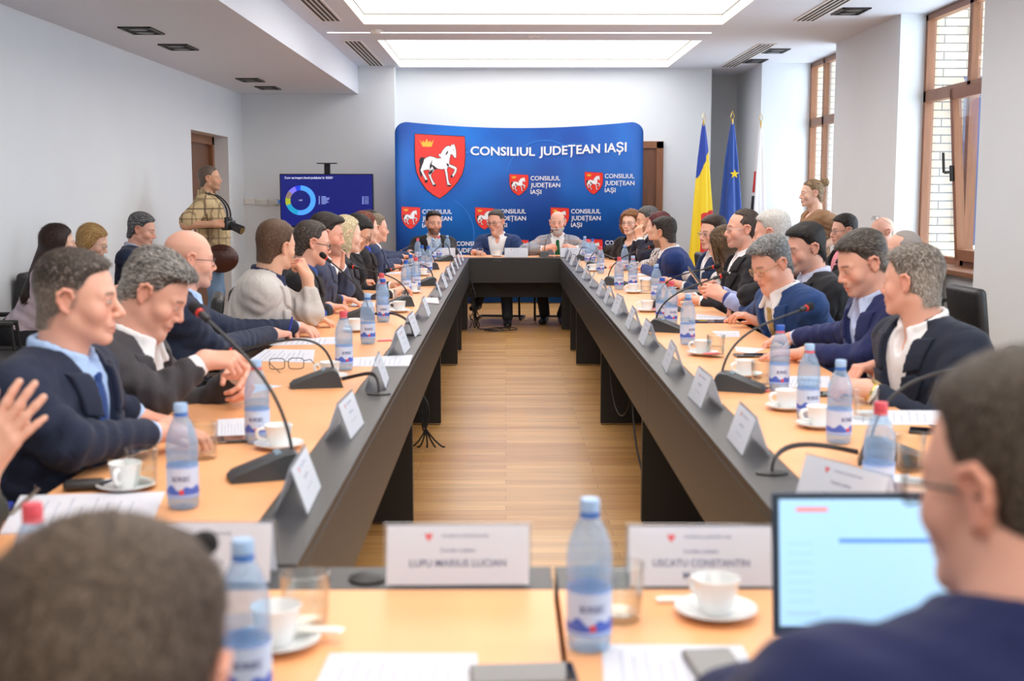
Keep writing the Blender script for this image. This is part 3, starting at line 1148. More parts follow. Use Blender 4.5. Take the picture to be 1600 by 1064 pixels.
def person(key, label, P):
    """builds one person. P: see the list of people"""
    rng = np.random.default_rng(abs(hash(key)) % 1000 if False else sum(ord(ch) * (i + 7) for i, ch in enumerate(key)))
    h = P.get('h', .005)
    sc = P.get('s', .94)
    Hc = np.array(P['head'], float)
    Rh = frame(P['yaw'], P.get('pitch', 0), P.get('roll', 0)) * sc
    cyaw = P.get('chest', P['yaw'])
    Rn = frame((P['yaw'] + cyaw) / 2, P.get('pitch', 0) * .45, P.get('roll', 0) * .5)
    stand = P.get('stand')
    L = P.get('L', .5)
    Nk = Hc + Rn @ np.array([0, -.04, -.165]) * sc if 'neck' not in P else np.array(P['neck'])
    lean = P.get('lean', 8)
    fwd = np.array([math.cos(math.radians(cyaw)), math.sin(math.radians(cyaw)), 0])
    side = np.array([fwd[1], -fwd[0], 0])           # the person's right
    u = np.array([0, 0, 1]) * math.cos(math.radians(lean)) + fwd * math.sin(math.radians(lean)) + side * P.get('slean', 0)
    u = unit(u)
    Pv = Nk - u * L
    ff = unit(fwd - u * fwd.dot(u))
    Rt = np.stack([np.cross(ff, u), ff, u], 1)
    sw = P.get('sw', .172)
    arms = {}
    for sd, sg in (('r', 1), ('l', -1)):
        A = P.get(sd, {})
        Sh = Nk + Rt @ np.array([sg * (sw + .015), -.01, -.135 * L]) + np.array([0, 0, A.get('up', 0)])
        w = np.array(A['w'], float) if 'w' in A else Nk + fwd * .33 + side * sg * .1 * A.get('in', 1) + np.array([0, 0, TZ + .035 - Nk[2]])
        if stand and 'w' not in A: w = Sh + side * sg * .06 + np.array([0, 0, -.55]) + fwd * .06
        if 'e' in A: e = np.array(A['e'], float)
        else:
            a, b = .29, .26
            dv = w - Sh
            dl = np.linalg.norm(dv)
            if dl > (a + b) * .985:
                k = dl / ((a + b) * .985)
                a, b = a * k, b * k
            x = (a * a - b * b + dl * dl) / (2 * dl)
            hh = math.sqrt(max(a * a - x * x, 0))
            pole = np.array(A.get('pole', (0, 0, -1)), float) + side * sg * .55 - fwd * .25
            dn = dv / dl
            pole = unit(pole - dn * pole.dot(dn))
            e = Sh + dn * x + pole * hh
        d = unit(A.get('d', w - e))
        n = np.array(A.get('n', (0, 0, 1)), float)
        n = unit(n - d * n.dot(d))
        arms[sd] = dict(S=Sh, e=e, w=w, d=d, n=n, R=np.stack([np.cross(d, n), d, n], 1), pose=A.get('pose', 'relaxed'), sg=sg)
    root = thing('person', label, 'person', (Pv[0], Pv[1], 0))
    O = np.array([Pv[0], Pv[1], 0.])

    allp = [Hc + Rh @ np.array(v) for v in ((.12, 0, 0), (-.12, 0, 0), (0, .14, 0), (0, -.14, 0), (0, 0, .15), (0, 0, -.15))] + [Nk, Pv + .2 * side, Pv - .2 * side, Pv + fwd * .17, Pv - fwd * .17, Pv + np.array([0, 0, -.1])]
    for a in arms.values():
        allp += [a['S'] + .08, a['S'] - .08, a['e'] + .075, a['e'] - .075, a['w'] + .05, a['w'] - .05, a['w'] + a['d'] * .23 + .03, a['w'] + a['d'] * .23 - .03, a['w'] + a['R'][:, 0] * .1, a['w'] - a['R'][:, 0] * .1]
    allp = np.array(allp)
    lo, hi = allp.min(0) - .04, allp.max(0) + .04
    cut = P.get('cut', Nk[2] - .3)        # the skin below the chest is clothed: model it from here up, hands in full
    zlo = min([Nk[2] - .2] + [a['w'][2] - .12 for a in arms.values()] + [a['e'][2] - .07 for a in arms.values()])
    # ---------------- body (skin)
    F = Fld((lo[0], lo[1], zlo), hi, h)
    F.fn(Pv, Rt, (-.3, -.22, -.05), (.3, .24, L + .12), lambda x, y, z: torso_sdf(x, y, z, L, P, -.03), .03)
    F.cone(Hc + Rh @ np.array([0, -.03, -.06]), Nk + np.array([0, 0, .0]), P.get('neckr', .056), P.get('neckr', .056) + .002, .014)
    for a in arms.values():
        F.cone(a['S'], a['e'], .05, .041, .03)
        F.cone(a['e'], a['w'], .042, .0265, .02)
        c = a['w'] - a['d'] * .01
        for p, q, r0, r1, k in hand_cones(a['pose'], a['sg'] < 0, P.get(('r' if a['sg'] > 0 else 'l'), {}).get('spread', 1)):
            F.cone(c + a['R'] @ np.array(p), c + a['R'] @ np.array(q), r0, r1, k)
    Rhu = Rh / sc
    F.fn(Hc, Rhu, (-.13 * sc, -.15 * sc, -.19 * sc), (.13 * sc, .16 * sc, .16 * sc), lambda x, y, z: head_sdf(x / sc, y / sc, z / sc, P) * sc, .022)
    V, Fc = F.mesh()
    q = ((V - Hc) @ Rhu) / sc
    hand = np.zeros(len(V), bool)
    for a in arms.values():
        hand |= np.linalg.norm(V - (a['w'] + a['d'] * .12), axis=1) < .11
    body = mk('body', V - O, Fc, SKIN, root, col=skin_colour(q, P, hand))
    # ---------------- eyes
    lid = P.get('eye', .0046)
    for s in (-1, 1):
        ys = .09
        for it in range(24):
            if head_sdf(np.array([s * .032]), np.array([ys]), np.array([0.]), P)[0] < 0: break
            ys -= .0006
        cc = np.array([s * .032, ys - .003, -.0005])
        m1 = MB().sph((0, 0, 0), 1, 10, (.0118, .0045, lid))
        T = np.eye(4)
        T[:3, :3] = Rh
        T[:3, 3] = Hc + Rh @ cc - O
        m1.b.transform(Matrix(T))
        eo = m1.build('eye', EYEW, root, True)
        m2 = MB().sph((P.get('gaze', 0), .0034, -.0003), 1, 8, (.0056, .0024, min(.0056, lid)))
        m2.b.transform(Matrix(T))
        m2.build('iris', EYED, eo, True)
    # ---------------- hair
    if P.get('hair'):
        hh = P.get('hh', h * 1.15)
        ext = P.get('len', .1)
        F = Fld((-.15, min(-.2, P.get('fall', 0) - .12), -.13 if P['hair'] not in ('long', 'bob') else -ext - .1), (.15, .15, .17), hh)
        qq = F.sl((-1, -1, -1), (1, 1, 1))
        X, Y, Z = F.grid(qq)
        X, Y, Z = np.broadcast_arrays(X, Y, Z)
        F.d = hair_sdf(X, Y, Z, P).astype(f32)
        V, Fc = F.mesh()
        if len(Fc):
            N = vnormals(V, Fc)
            c1, c2 = P['hc'] if len(P['hc']) == 2 else (P['hc'][0], P['hc'][0])
            tz = np.clip(P.get('grey_sides', 0) * sstep(.06, .0, V[:, 2:3]), 0, 1)
            shell = (np.array(c1) * (1 - tz) + np.array(c2) * tz) * .8
            V2, Q, T3, cc = tufts(V, N, P.get('nt', 1500), P, Rh, rng, c1, c2)
            allV = np.concatenate([V, V2])
            mk('hair', (allV * sc) @ Rhu.T + Hc - O, [Fc, Q + len(V), T3 + len(V)], HAIRM, root, col=np.concatenate([np.broadcast_to(shell, V.shape), cc]))
    if P.get('beard'):
        bc, bt = P['beard']
        F = Fld((-.1, -.03, -.16), (.1, .13, .0), .006)
        X, Y, Z = np.broadcast_arrays(*F.grid(F.sl((-1, -1, -1), (1, 1, 1))))
        d = head_sdf(X, Y, Z, P) - bt
        edge = smax(Z + .052 - .9 * np.maximum(.02 - Y, 0) * .6, -(Y + .0) * 1.0 - .0, .01)
        d = smax(d, edge, .008)
        d = smax(d, -ell(X, Y, Z, (0, .1, -.0715), (.024, .04, .0085)), .006)
        F.d = d.astype(f32)
        V, Fc = F.mesh()
        N = vnormals(V, Fc)
        V2, Q, T3, cc = tufts(V, N, 700, dict(flow='down', tl=.008, tw=.0016), Rh, rng, bc, [min(1, v * 1.5) for v in bc])
        mk('beard', (np.concatenate([V, V2]) * sc) @ Rhu.T + Hc - O, [Fc, Q + len(V), T3 + len(V)], HAIRM, root, col=np.concatenate([np.tile(np.array(bc, f32), (len(V), 1)), cc]))
    if P.get('glasses') is not None:
        eyeglasses(root, Rh, Hc - O, P, P['glasses'])
    # ---------------- clothes
    hj = P.get('hj', .0085)
    jk = P.get('jacket')
    top = P.get('top')                    # worn alone or under the jacket
    tlo = np.array([lo[0], lo[1], Pv[2] - .13])

    nz = unit(Hc + Rh @ np.array([0, -.03, -.07]) - Nk)
    nx = unit(np.cross(ff, nz))
    ny = np.cross(nz, nx)
    nr = P.get('neckr', .056) + .0115

    def folds(V, Fc, amp):
        N = vnormals(V, Fc)
        p = V - O
        w = np.full(len(V), .22)
        ph = np.zeros(len(V))
        q = (V - Pv) @ Rt
        w = w + .5 * np.exp(-((q[:, 2] - .14) / .1) ** 2)
        base = q[:, 2] * 95 + q[:, 0] * 60 + 2.0 * np.sin(q[:, 1] * 23 + q[:, 0] * 17 + rng.uniform(0, 6))
        f = np.sin(base)
        for a in arms.values():
            ax_ = unit(a['w'] - a['S'])
            for c, rad, k in ((a['e'], .1, 1.0), (a['S'] - u * .09 + ff * .02, .11, .8), ((a['e'] + a['w']) / 2, .09, .45)):
                g = np.exp(-(np.linalg.norm(V - c, axis=1) / rad) ** 2)
                t = (V - c) @ ax_
                o = (V - c) @ unit(np.cross(ax_, [.3, .2, 1.0]))
                fa = np.sin(t * 125 + 2.2 * np.sin(o * 30 + rng.uniform(0, 6)) + rng.uniform(0, 6))
                f = f * (1 - g) + fa * g
                w = w + k * g
        f = np.sign(f) * np.abs(f) ** .8
        return (V + N * (amp * np.clip(w, 0, 1.2) * f)[:, None]).astype(f32)

    def sleeves(F, r, end, k=.045, short=None):
        for sd, a in arms.items():
            F.cone(a['S'], a['e'], r[0], r[1], k)
            wv = a['w'] - a['e']
            wl = np.linalg.norm(wv)
            en = P.get(sd, {}).get('bare', None)
            if short is not None:
                continue
            e2 = a['w'] - wv / wl * (end if en is None else en + .03)
            F.cone(a['e'], e2, r[1], r[2], .02)

    V_z0, V_w = P.get('vz', .42) * L, P.get('vw', .07)

    def vee(x, y, z):
        w = .006 + (V_w - .006) * np.clip((z - V_z0) / (.93 * L - V_z0), 0, 1.15)
        return np.maximum(np.maximum(np.maximum(np.abs(x) - w, V_z0 - z), -y + .03), torso_sdf(x, y, z, L, P, P.get('jt', .014) + .028))

    if top:
        F = Fld(tlo, np.array([hi[0], hi[1], Nk[2] + .12]), hj)
        F.fn(Pv, Rt, (-.34, -.26, -.14), (.34, .28, L + .12), lambda x, y, z: torso_sdf(x, y, z, L, P, P.get('tt_top', -.004)), .03)
        if not jk:
            if top.get('short'):
                for sd, a in arms.items():
                    F.cone(a['S'], a['S'] + (a['e'] - a['S']) * top['short'], .074, top.get('sr', .066), .05)
            else:
                sleeves(F, (.068, .054, .038), .02)
        if jk:
            for sd, a in arms.items():       # cuffs
                wv = unit(a['w'] - a['e'])
                if P.get(sd, {}).get('nocuff'): continue
                bb = P.get(sd, {}).get('bare', 0) or 0
                F.cone(a['w'] - wv * (.1 + bb), a['w'] - wv * (.034 + bb), .034, .036, .005)
                F.cone(a['S'], a['e'], .055, .045, .03)
                F.cone(a['e'], a['w'] - wv * (.05 + bb), .045, .035, .01)
        if top.get('collar', True):
            cz = L + .018
            for hgt, rr in ((-.004, .003), (.016, .002), (.034, .001), (.046, 0)):
                ring = [(nr + rr) * math.cos(b) * nx + ((nr + rr) * math.sin(b) - .004) * ny + (hgt - .03 * max(0, math.sin(b))) * nz for b in np.linspace(PI / 2 + .36, PI / 2 + 2 * PI - .36, 18)]
                for a, b in zip(ring, ring[1:]):
                    F.cone(Nk + a, Nk + b, .0085, .0085, .008)
            for s in (-1, 1):
                q0 = Nk + nx * s * .024 + ny * (nr - .002) + nz * .012
                q1 = Nk + nx * s * .062 + ny * (nr + .014) - nz * .05
                q2 = Nk + nx * s * .066 + ny * .03 + nz * .002
                for a, b in ((q0, q1), (q1, q2), (q0, (q1 + q2) / 2), (q0 * .5 + q2 * .5, q1)):
                    F.cone(a, b, .0095, .0085, .006)
            if P.get('open'):
                F.carve(Pv + Rt @ np.array((0, .09, cz - .035)), Rt, (-.05, -.08, -.1), (.05, .1, .1), lambda x, y, z: -ell(x, y, z, (0, 0, 0), (.024, .06, .05)), .006)
        if top.get('neck'):               # scoop neckline
            F.carve(Pv + Rt @ np.array((0, .02, L + .02)), Rt, (-.2, -.2, -.2), (.2, .2, .2), lambda x, y, z: -ell(x, y, z, (0, .03, 0), top['neck']), .008)
        V, Fc = F.mesh()
        if not jk: V = folds(V, Fc, .0045)
        mk('blouse' if top.get('f') else 'shirt', V - O, Fc, top['m'], root)
    if jk:
        F = Fld(tlo, np.array([hi[0], hi[1], Nk[2] + .1]), hj)
        it = P.get('jt', .014)
        F.fn(Pv, Rt, (-.36, -.28, -.14), (.36, .3, L + .1), lambda x, y, z: torso_sdf(x, y, z, L, P, it), .03)
        sleeves(F, (.068, .056, .043), P.get('cuff', .056), .035)
        # elbow and armhole folds
        for a in arms.values():
            for t in (.72, .86, .98):
                p = a['S'] + (a['e'] - a['S']) * t
                v = unit(np.cross(a['e'] - a['S'], a['w'] - a['e']) + 1e-6)
                F.cone(p + v * .03, p - v * .03, .036, .038, .02)
        F.carve(Pv, Rt, (-.25, -.1, .1), (.25, .35, L + .2), lambda x, y, z: -vee(x, y, z), .006)
        for hgt, rr in ((-.012, .016), (.008, .011)):
            ring = [(nr + rr) * math.cos(b) * nx + ((nr + rr) * math.sin(b) - .004) * ny + hgt * nz for b in np.linspace(PI - .45, 2 * PI + .45, 14)]
            for a, b in zip(ring, ring[1:]):
                F.cone(Nk + a, Nk + b, .011, .011, .012)
        V, Fc = F.mesh()
        V = folds(V, Fc, P.get('fold', .005))
        mk('jacket', V - O, Fc, jk, root)
        lapt = P.get('lap', .011)
        for sd in (-1, 1):
            def lap(x, y, z):
                tt = np.clip((z - V_z0) / (.93 * L - V_z0), 0, 1.15)
                w = .006 + (V_w - .006) * tt
                lw = .006 + .072 * np.sin(np.clip(tt, 0, .74) / .74 * PI / 2) - .03 * sstep(.74, .745, tt) + .012 * sstep(.775, .78, tt)
                gap = .006 - np.abs(tt - .76 - (np.abs(x) - w) * .6) * .3
                X = x * sd
                reg = np.maximum(np.maximum(np.maximum(w - .004 - X, X - w - lw), gap), np.maximum(V_z0 - .01 - z, z - 1.0 * L))
                d = torso_sdf(x, y, z, L, P, it + lapt)
                return np.maximum(np.maximum(np.maximum(d, -(d + .014)), reg), .0 - y)
            cs = np.array([Pv + Rt @ np.array(v) for v in ((-.2, .0, V_z0 - .03), (.2, .3, V_z0 - .03), (-.2, .0, L + .03), (.2, .3, L + .03), (-.2, .3, L), (.2, 0, L), (-.2, .3, V_z0), (.2, 0, V_z0))])
            G = Fld(cs.min(0), cs.max(0), P.get('hl_', .0055))
            G.fn(Pv, Rt, (-.2, -.0, V_z0 - .02), (.2, .3, L + .02), lap, .001)
            V, Fc = G.mesh()
            if len(Fc): mk('lapel', V - O, Fc, jk, root)
    if P.get('tie') is not None:
        tt = P.get('tt_top', -.004)

        def front(z):
            ys = .3
            while ys > 0 and torso_sdf(np.array([0.]), np.array([ys]), np.array([z]), L, P, tt)[0] > 0: ys -= .002
            return ys
        m = MB()
        pr = []
        for k in range(12):
            z = .97 * L - k * .05 * L
            if z < .2 * L: break
            w = .017 + .022 * k / 11
            pr.append((w, max(front(z), .05 if k == 0 else 0) + .009, z))
        for (w0, y0, z0), (w1, y1, z1) in zip(pr, pr[1:]):
            for a in (0, 1):
                m.quad((-w0, y0 - .005, z0), (0, y0, z0), (0, y1, z1), (-w1, y1 - .005, z1)) if a == 0 else m.quad((0, y0, z0), (w0, y0 - .005, z0), (w1, y1 - .005, z1), (0, y1, z1))
        m.sph((0, pr[0][1] + .001, pr[0][2] - .012), .018, 8, (.85, .5, 1.15))
        T = np.eye(4)
        T[:3, :3] = Rt
        T[:3, 3] = Pv - O
        m.b.transform(Matrix(T))
        m.build('tie', P['tie'], root, True)
    # ---------------- legs and shoes
    tm = P.get('trousers', mat('trousers_dark', S(32, 33, 40), .8, bump=(9, .3, 1)))
    g = P.get('girth', 1)
    hips = [Pv + side * s * .09 + np.array([0, 0, -.02]) for s in (1, -1)]
    if stand:
        knees = [np.array([hp[0], hp[1], .5]) + fwd * .03 for hp in hips]
        ank = [np.array([hp[0], hp[1], .08]) + side * s * .03 for hp, s in zip(hips, (1, -1))]
    else:
        spread = P.get('kspread', .09)
        knees = [hp + fwd * .42 + side * s * spread + np.array([0, 0, .02]) for hp, s in zip(hips, (1, -1))]
        ank = [np.array([k[0], k[1], .1]) - fwd * P.get('tuck', .06) for k in knees]
        if 'ankles' in P: ank = [np.array(v, float) for v in P['ankles']]
        if 'knees' in P: knees = [np.array(v, float) for v in P['knees']]
    pp = np.array(hips + knees + ank)
    F = Fld(pp.min(0) - .2, np.maximum(pp.max(0), 0) + .2 if False else pp.max(0) + .2, .013)
    F.fn(Pv, Rt, (-.3, -.25, -.18), (.3, .25, .2), lambda x, y, z: ell(x, y, z, (0, -.005, .02), (.188 * g, .155, .14)), .04)
    for hp, k, a in zip(hips, knees, ank):
        F.cone(hp, k, .088, .068, .05)
        F.cone(k, a, .064, .05, .03)
        F.cone(k + (a - k) * .3, a, .058, .052, .03)
    V, Fc = F.mesh()
    mk('skirt' if P.get('skirt') else 'trousers', V - O, Fc, tm, root)
    for i, (a, s) in enumerate(zip(ank, (1, -1))):
        fa = cyaw - s * 8
        R = frame(fa, P.get('toe', (0, 0))[i])
        M4 = np.eye(4)
        M4[:3, :3] = R
        M4[:3, 3] = a + R @ np.array([0, .03, 0]) - np.array([0, 0, a[2] - max(a[2] - .1, 0) - .002]) - O
        make_shoe(root, M4)
    PEOPLE[key] = dict(arms=arms, Pv=Pv, fwd=fwd, side=side, root=root, O=O, Rt=Rt, Nk=Nk, L=L, Hc=Hc, Rh=Rh)
    return root
# ------------------------------------------------------------------ the people
WHITE = cloth('white_shirt', S(236, 236, 238), .02)
LBLUE = cloth('light_blue_shirt', S(176, 204, 244), .04)
HB = (S(40, 34, 31), S(66, 56, 50))          # dark hair
HG = (S(92, 90, 88), S(168, 165, 160))       # grey hair
suit = lambda n, c=None: cloth(n, c, .07, .4)
NAVY = suit('navy_suit', S(34, 41, 62))
DNAVY = suit('dark_navy_suit', S(36, 42, 58))
CHAR = suit('charcoal_suit', S(64, 62, 66))
BLK = suit('black_suit', S(38, 37, 41))
at = onY
T_ = lambda x, y, z=.79: tuple(onZ(x, y, z))
sh = lambda m=WHITE, **k: dict(m=m, **k)

person('L0', 'person at the left edge of the photo with raised praying hands, dark rolled-up sleeves', dict(
    head=(-1.42, 2.3, 1.17), yaw=10, chest=5, hair='short', hc=HB, jacket=suit('olive_suit', S(48, 50, 46)), top=sh(), h=.005,
    r=dict(w=at(-26, 728, 2.3), d=(.55, .12, .8), n=(-.2, -1, .1), pose='open', bare=.13, nocuff=True, e=at(-40, 800, 2.28)), l=dict(w=at(-34, 735, 2.42), d=(.5, .0, .85), n=(.1, 1, .3), pose='open', bare=.1, nocuff=True)))
person('L1', 'person with crew cut in dark navy suit and blue tie, in profile at near left', dict(
    hj=.0068, head=tuple(at(122, 466, 3.12)), yaw=8, pitch=6, chest=-6, lean=14, h=.004, hair='short', t=.004, tt=.010, tf=.006, hc=(S(58, 48, 42), S(150, 138, 128)), grey_sides=.75, mixp=2, nt=5000, tl=.014, tw=.0013, spike=.5, recede=.004,
    jacket=NAVY, top=sh(LBLUE), tie=cloth('blue_tie', S(44, 72, 132)), skin='pink', jaw=.98, nose=.006, vz=.3, vw=.06, eye=.0042, neckr=.06,
    scalp=(S(110, 98, 92), .6), girth=1.1, sw=.188, r=dict(w=at(246, 676, 3.2), e=at(108, 696, 2.92), d=(.93, .2, -.03), pose='relaxed'), l=dict(w=at(224, 654, 3.5), d=(.85, -.35, -.05), e=at(146, 618, 3.42))))
person('L2', 'person in charcoal suit and white open shirt with wavy grey hair, looking down to write', dict(
    hj=.0068, head=tuple(at(243, 458, 3.72)), yaw=2, pitch=33, chest=-4, lean=24, h=.004, hair='short', t=.011, tt=.014, tf=.012, hc=(S(70, 66, 64), S(176, 170, 164)), nt=4500, tl=.026, tw=.0022, flow='back', lift=.3, jit=.42, grey_sides=.35,
    jacket=CHAR, top=sh(), open=True, skin='pink', chub=.004, eye=.003, neckr=.064, vz=.35,
    r=dict(w=at(322, 562, 3.68), e=at(246, 618, 3.6), d=(.9, .1, -.02), n=(.1, -.5, .9), pose='pen'), l=dict(w=at(378, 578, 3.95), d=(.3, -.6, -.35), n=(.6, .4, .6), pose='hold')))
person('L3', 'bald person with thin-rimmed spectacles, navy jacket and light blue shirt, holding a blue pen', dict(
    hj=.0068, head=tuple(at(297, 405, 5.1)), yaw=28, pitch=6, chest=22, lean=16, h=.0045, w=1.03, hair=None, hc=(S(120, 100, 90),), scalp=(S(190, 150, 130), .35), scalp_p=dict(bald=.06), glasses=dict(m='black'), skin='pink', chub=.003,
    jacket=suit('blue_black_suit', S(36, 44, 66)), top=sh(LBLUE), open=True, vw=.085, stubble=(S(180, 150, 138), .4), browk=.3, neckr=.062,
    r=dict(w=T_(428, 521, .79), d=(.6, .75, -.1), pose='pen', e=at(330, 548, 5.05), bare=.03), l=dict(w=T_(468, 512, .79), d=(.75, -.55, -.1))))
person('L4', 'person in light grey jacket and navy polo resting cheek on hand, brown cropped hair', dict(
    hj=.0068, head=tuple(at(432, 384, 5.95)), yaw=52, pitch=4, roll=7, chest=12, lean=22, h=.0045, hair='short', t=.006, tt=.009, hc=(S(92, 66, 48), S(130, 100, 76)), nt=4500, tl=.014, tw=.0013,
    jacket=suit('light_grey_jacket', S(196, 191, 186)), top=sh(cloth('navy_polo', S(34, 40, 76))), skin='warm', neckr=.06, vw=.08, jt=.016,
    l=dict(w=at(480, 432, 6.08), e=at(487, 490, 6.06), d=(-.42, -.12, .85), n=(.8, -.5, .3), pose='fist', bare=.05), r=dict(w=T_(484, 500, .79), e=at(396, 506, 5.8), d=(1, .35, -.05), bare=.05)))
person('L5', 'person in black suit and blue shirt with black half-rim spectacles behind the grey jacket', dict(
    head=tuple(at(488, 380, 6.85)), yaw=22, pitch=12, chest=12, lean=18, hair='short', t=.005, tt=.007, hc=(S(62, 52, 46), S(110, 98, 88)), nt=2500, recede=.03, tl=.014, glasses=dict(m='black', r=.002), jacket=BLK, top=sh(cloth('royal_shirt', S(52, 82, 152))), skin='pink',
    r=dict(w=T_(514, 479, .79), d=(.9, .4, -.05)), l=dict(w=T_(535, 468, .79), d=(.8, -.2, -.05))))
person('L6', 'person in slate blue suit with dark quiff, chin behind clasped hands', dict(
    head=tuple(at(511, 366, 7.4)), yaw=14, pitch=12, chest=8, lean=20, hair='short', t=.008, tt=.012, tf=.018, hc=(S(40, 34, 32), S(66, 56, 50)), nt=2500, tl=.018, flow='back', lift=.35, jacket=suit('slate_suit', S(64, 72, 96)), top=sh(), skin='pink', stubble=(S(120, 98, 90), .55),
    r=dict(w=at(523, 414, 7.42), e=at(508, 448, 7.35), d=(.12, .1, 1), n=(.6, -.8, 0), pose='clasp'), l=dict(w=at(531, 412, 7.55), d=(.05, -.15, 1), n=(.6, .8, 0), pose='clasp', e=at(540, 450, 7.7))))
person('L7', 'person with short platinum blond hair and pearl earring, dark jacket', dict(
    head=tuple(at(542, 367, 8.1)), yaw=28, pitch=6, chest=12, lean=16, hair='bob', len=.02, vol=-.012, side=.02, hc=(S(212, 192, 150), S(246, 236, 208)), nt=2200, tl=.03, flow='down', jacket=suit('black_blazer', S(44, 42, 50)), top=sh(cloth('cream_top', S(226, 214, 196)), f=1, collar=False, neck=(.09, .12, .1)), skin='fair', jaw=.93, sw=.145, girth=.9,
    l=dict(w=T_(566, 440, .79))))
person('L8', 'person with black hair shielding the forehead with one hand, white cuff, black suit', dict(
    head=tuple(at(558, 364, 8.55)), yaw=4, pitch=34, chest=6, lean=20, hair='short', t=.008, tt=.01, hc=(S(30, 28, 28), S(60, 56, 54)), nt=2000, jacket=BLK, top=sh(), skin='warm', glasses=dict(m='black'),
    r=dict(w=at(553, 393, 8.5), e=at(560, 430, 8.4), d=(-.12, .12, 1), n=(.3, -.9, 0), pose='relaxed')))
person('L9', 'person with chestnut red bob, dark top and royal blue cuffs', dict(
    head=tuple(at(571, 357, 9.2)), yaw=30, pitch=4, chest=12, lean=14, hair='bob', len=.07, vol=-.004, hc=(S(112, 50, 26), S(168, 86, 48)), nt=1800, tl=.04, flow='down', jacket=suit('black_cardigan', S(36, 34, 38)), top=sh(cloth('royal_blue', S(52, 70, 200)), f=1), skin='fair', jaw=.93, sw=.145, girth=.92,
    r=dict(w=T_(566, 440, .79), d=(.8, .6, 0), pose='clasp', bare=.0), l=dict(w=T_(584, 436, .79), d=(.9, -.3, 0), pose='clasp')))
person('L10', 'person with greying fair hair, navy suit and blue tie, hands folded on table', dict(
    head=tuple(at(588, 357, 10.55)), yaw=22, pitch=3, chest=14, lean=16, hair='short', t=.006, tt=.01, hc=(S(130, 112, 88), S(176, 164, 148)), nt=1500, grey_sides=.5, jacket=suit('mid_navy', S(44, 56, 88)), top=sh(), tie=cloth('blue_tie'), skin='pink', recede=.008,
    r=dict(w=T_(612, 416, .79), d=(.8, .6, 0), pose='clasp'), l=dict(w=T_(626, 409, .79), d=(.8, -.5, 0), pose='clasp')))
person('L11', 'dark-haired person last on the left side, mostly behind the fair-haired one', dict(
    head=tuple(at(579, 349, 12.0)), yaw=15, chest=8, lean=12, hair='short', t=.008, tt=.012, hc=HB, nt=900, jacket=suit('mid_navy'), top=sh(), skin='warm',
    r=dict(w=T_(628, 401, .79), d=(.9, .3, 0), pose='clasp'), l=dict(w=T_(640, 399, .79), d=(.9, -.3, 0), pose='clasp')))
# along the left wall
person('W1', 'person with very long dark brown hair and pale lilac blouse by the left wall', dict(
    head=tuple(at(93, 381, 8.0)), yaw=34, pitch=2, chest=8, lean=26, hair='long', len=.36, fall=-.25, tip=.07, hc=(S(46, 30, 27), S(74, 50, 42)), nt=4000, tl=.06, flow='down', lift=.03, tw=.0018, top=sh(cloth('lilac_blouse', S(206, 190, 202)), f=1, collar=False, neck=(.08, .1, .07)), skin='fair', jaw=.92, sw=.14, girth=.88))
person('W2', 'person with straight blond hair and spectacles looking down by the left wall', dict(
    head=tuple(at(146, 379, 8.8)), yaw=6, pitch=22, chest=4, lean=8, hair='long', len=.17, hc=(S(168, 126, 72), S(216, 180, 122)), nt=3200, tl=.06, flow='down', lift=.03, tw=.0018, top=sh(cloth('grey_top', S(90, 92, 98)), f=1, collar=False, neck=(.08, .1, .07)), skin='fair', jaw=.92, sw=.14, girth=.9, glasses=dict(m='silver'), eye=.003))
person('W3', 'person with grey swept-back hair and navy zip jacket dozing by the left wall', dict(
    head=tuple(at(222, 359, 9.3)), yaw=4, pitch=16, chest=2, lean=4, hair='short', t=.009, tt=.012, hc=(S(70, 70, 72), S(158, 158, 160)), nt=2600, flow='back', tl=.024, lift=.15, jacket=suit('navy_zip', S(36, 44, 68)), vz=.6, vw=.05, top=sh(cloth('stripe_shirt', S(180, 185, 205))), skin='pink', chub=.004, eye=.003, girth=1.05))
person('PH', 'standing photographer in beige plaid short-sleeved shirt and jeans leaning by the left door', dict(
    head=tuple(at(328, 279, 11.75)), yaw=10, pitch=0, chest=6, lean=-4, stand=True, hair='short', t=.003, tt=.003, hc=(S(112, 96, 84), S(160, 148, 136)), nt=1600, tl=.008, top=dict(m=check_cloth('plaid', S(206, 182, 140), S(120, 98, 78), S(100, 82, 70), 11), short=.8, sr=.085), skin='tan', jaw=1.05, stubble=(S(150, 118, 104), .4), belly=.02, girth=.98, tt_top=.008, L=.56,
    trousers=mat('denim', S(112, 140, 172), .85, var=.18, vscale=6, bump=(14, .5, 1)), r=dict(w=at(336, 350, 11.42), e=at(289, 352, 11.4), d=(.9, .25, 0), n=(0, -.9, .4), pose='hold'), l=dict(w=at(350, 352, 11.8), d=(.5, -.8, 0), n=(.5, .6, .5), pose='hold')))
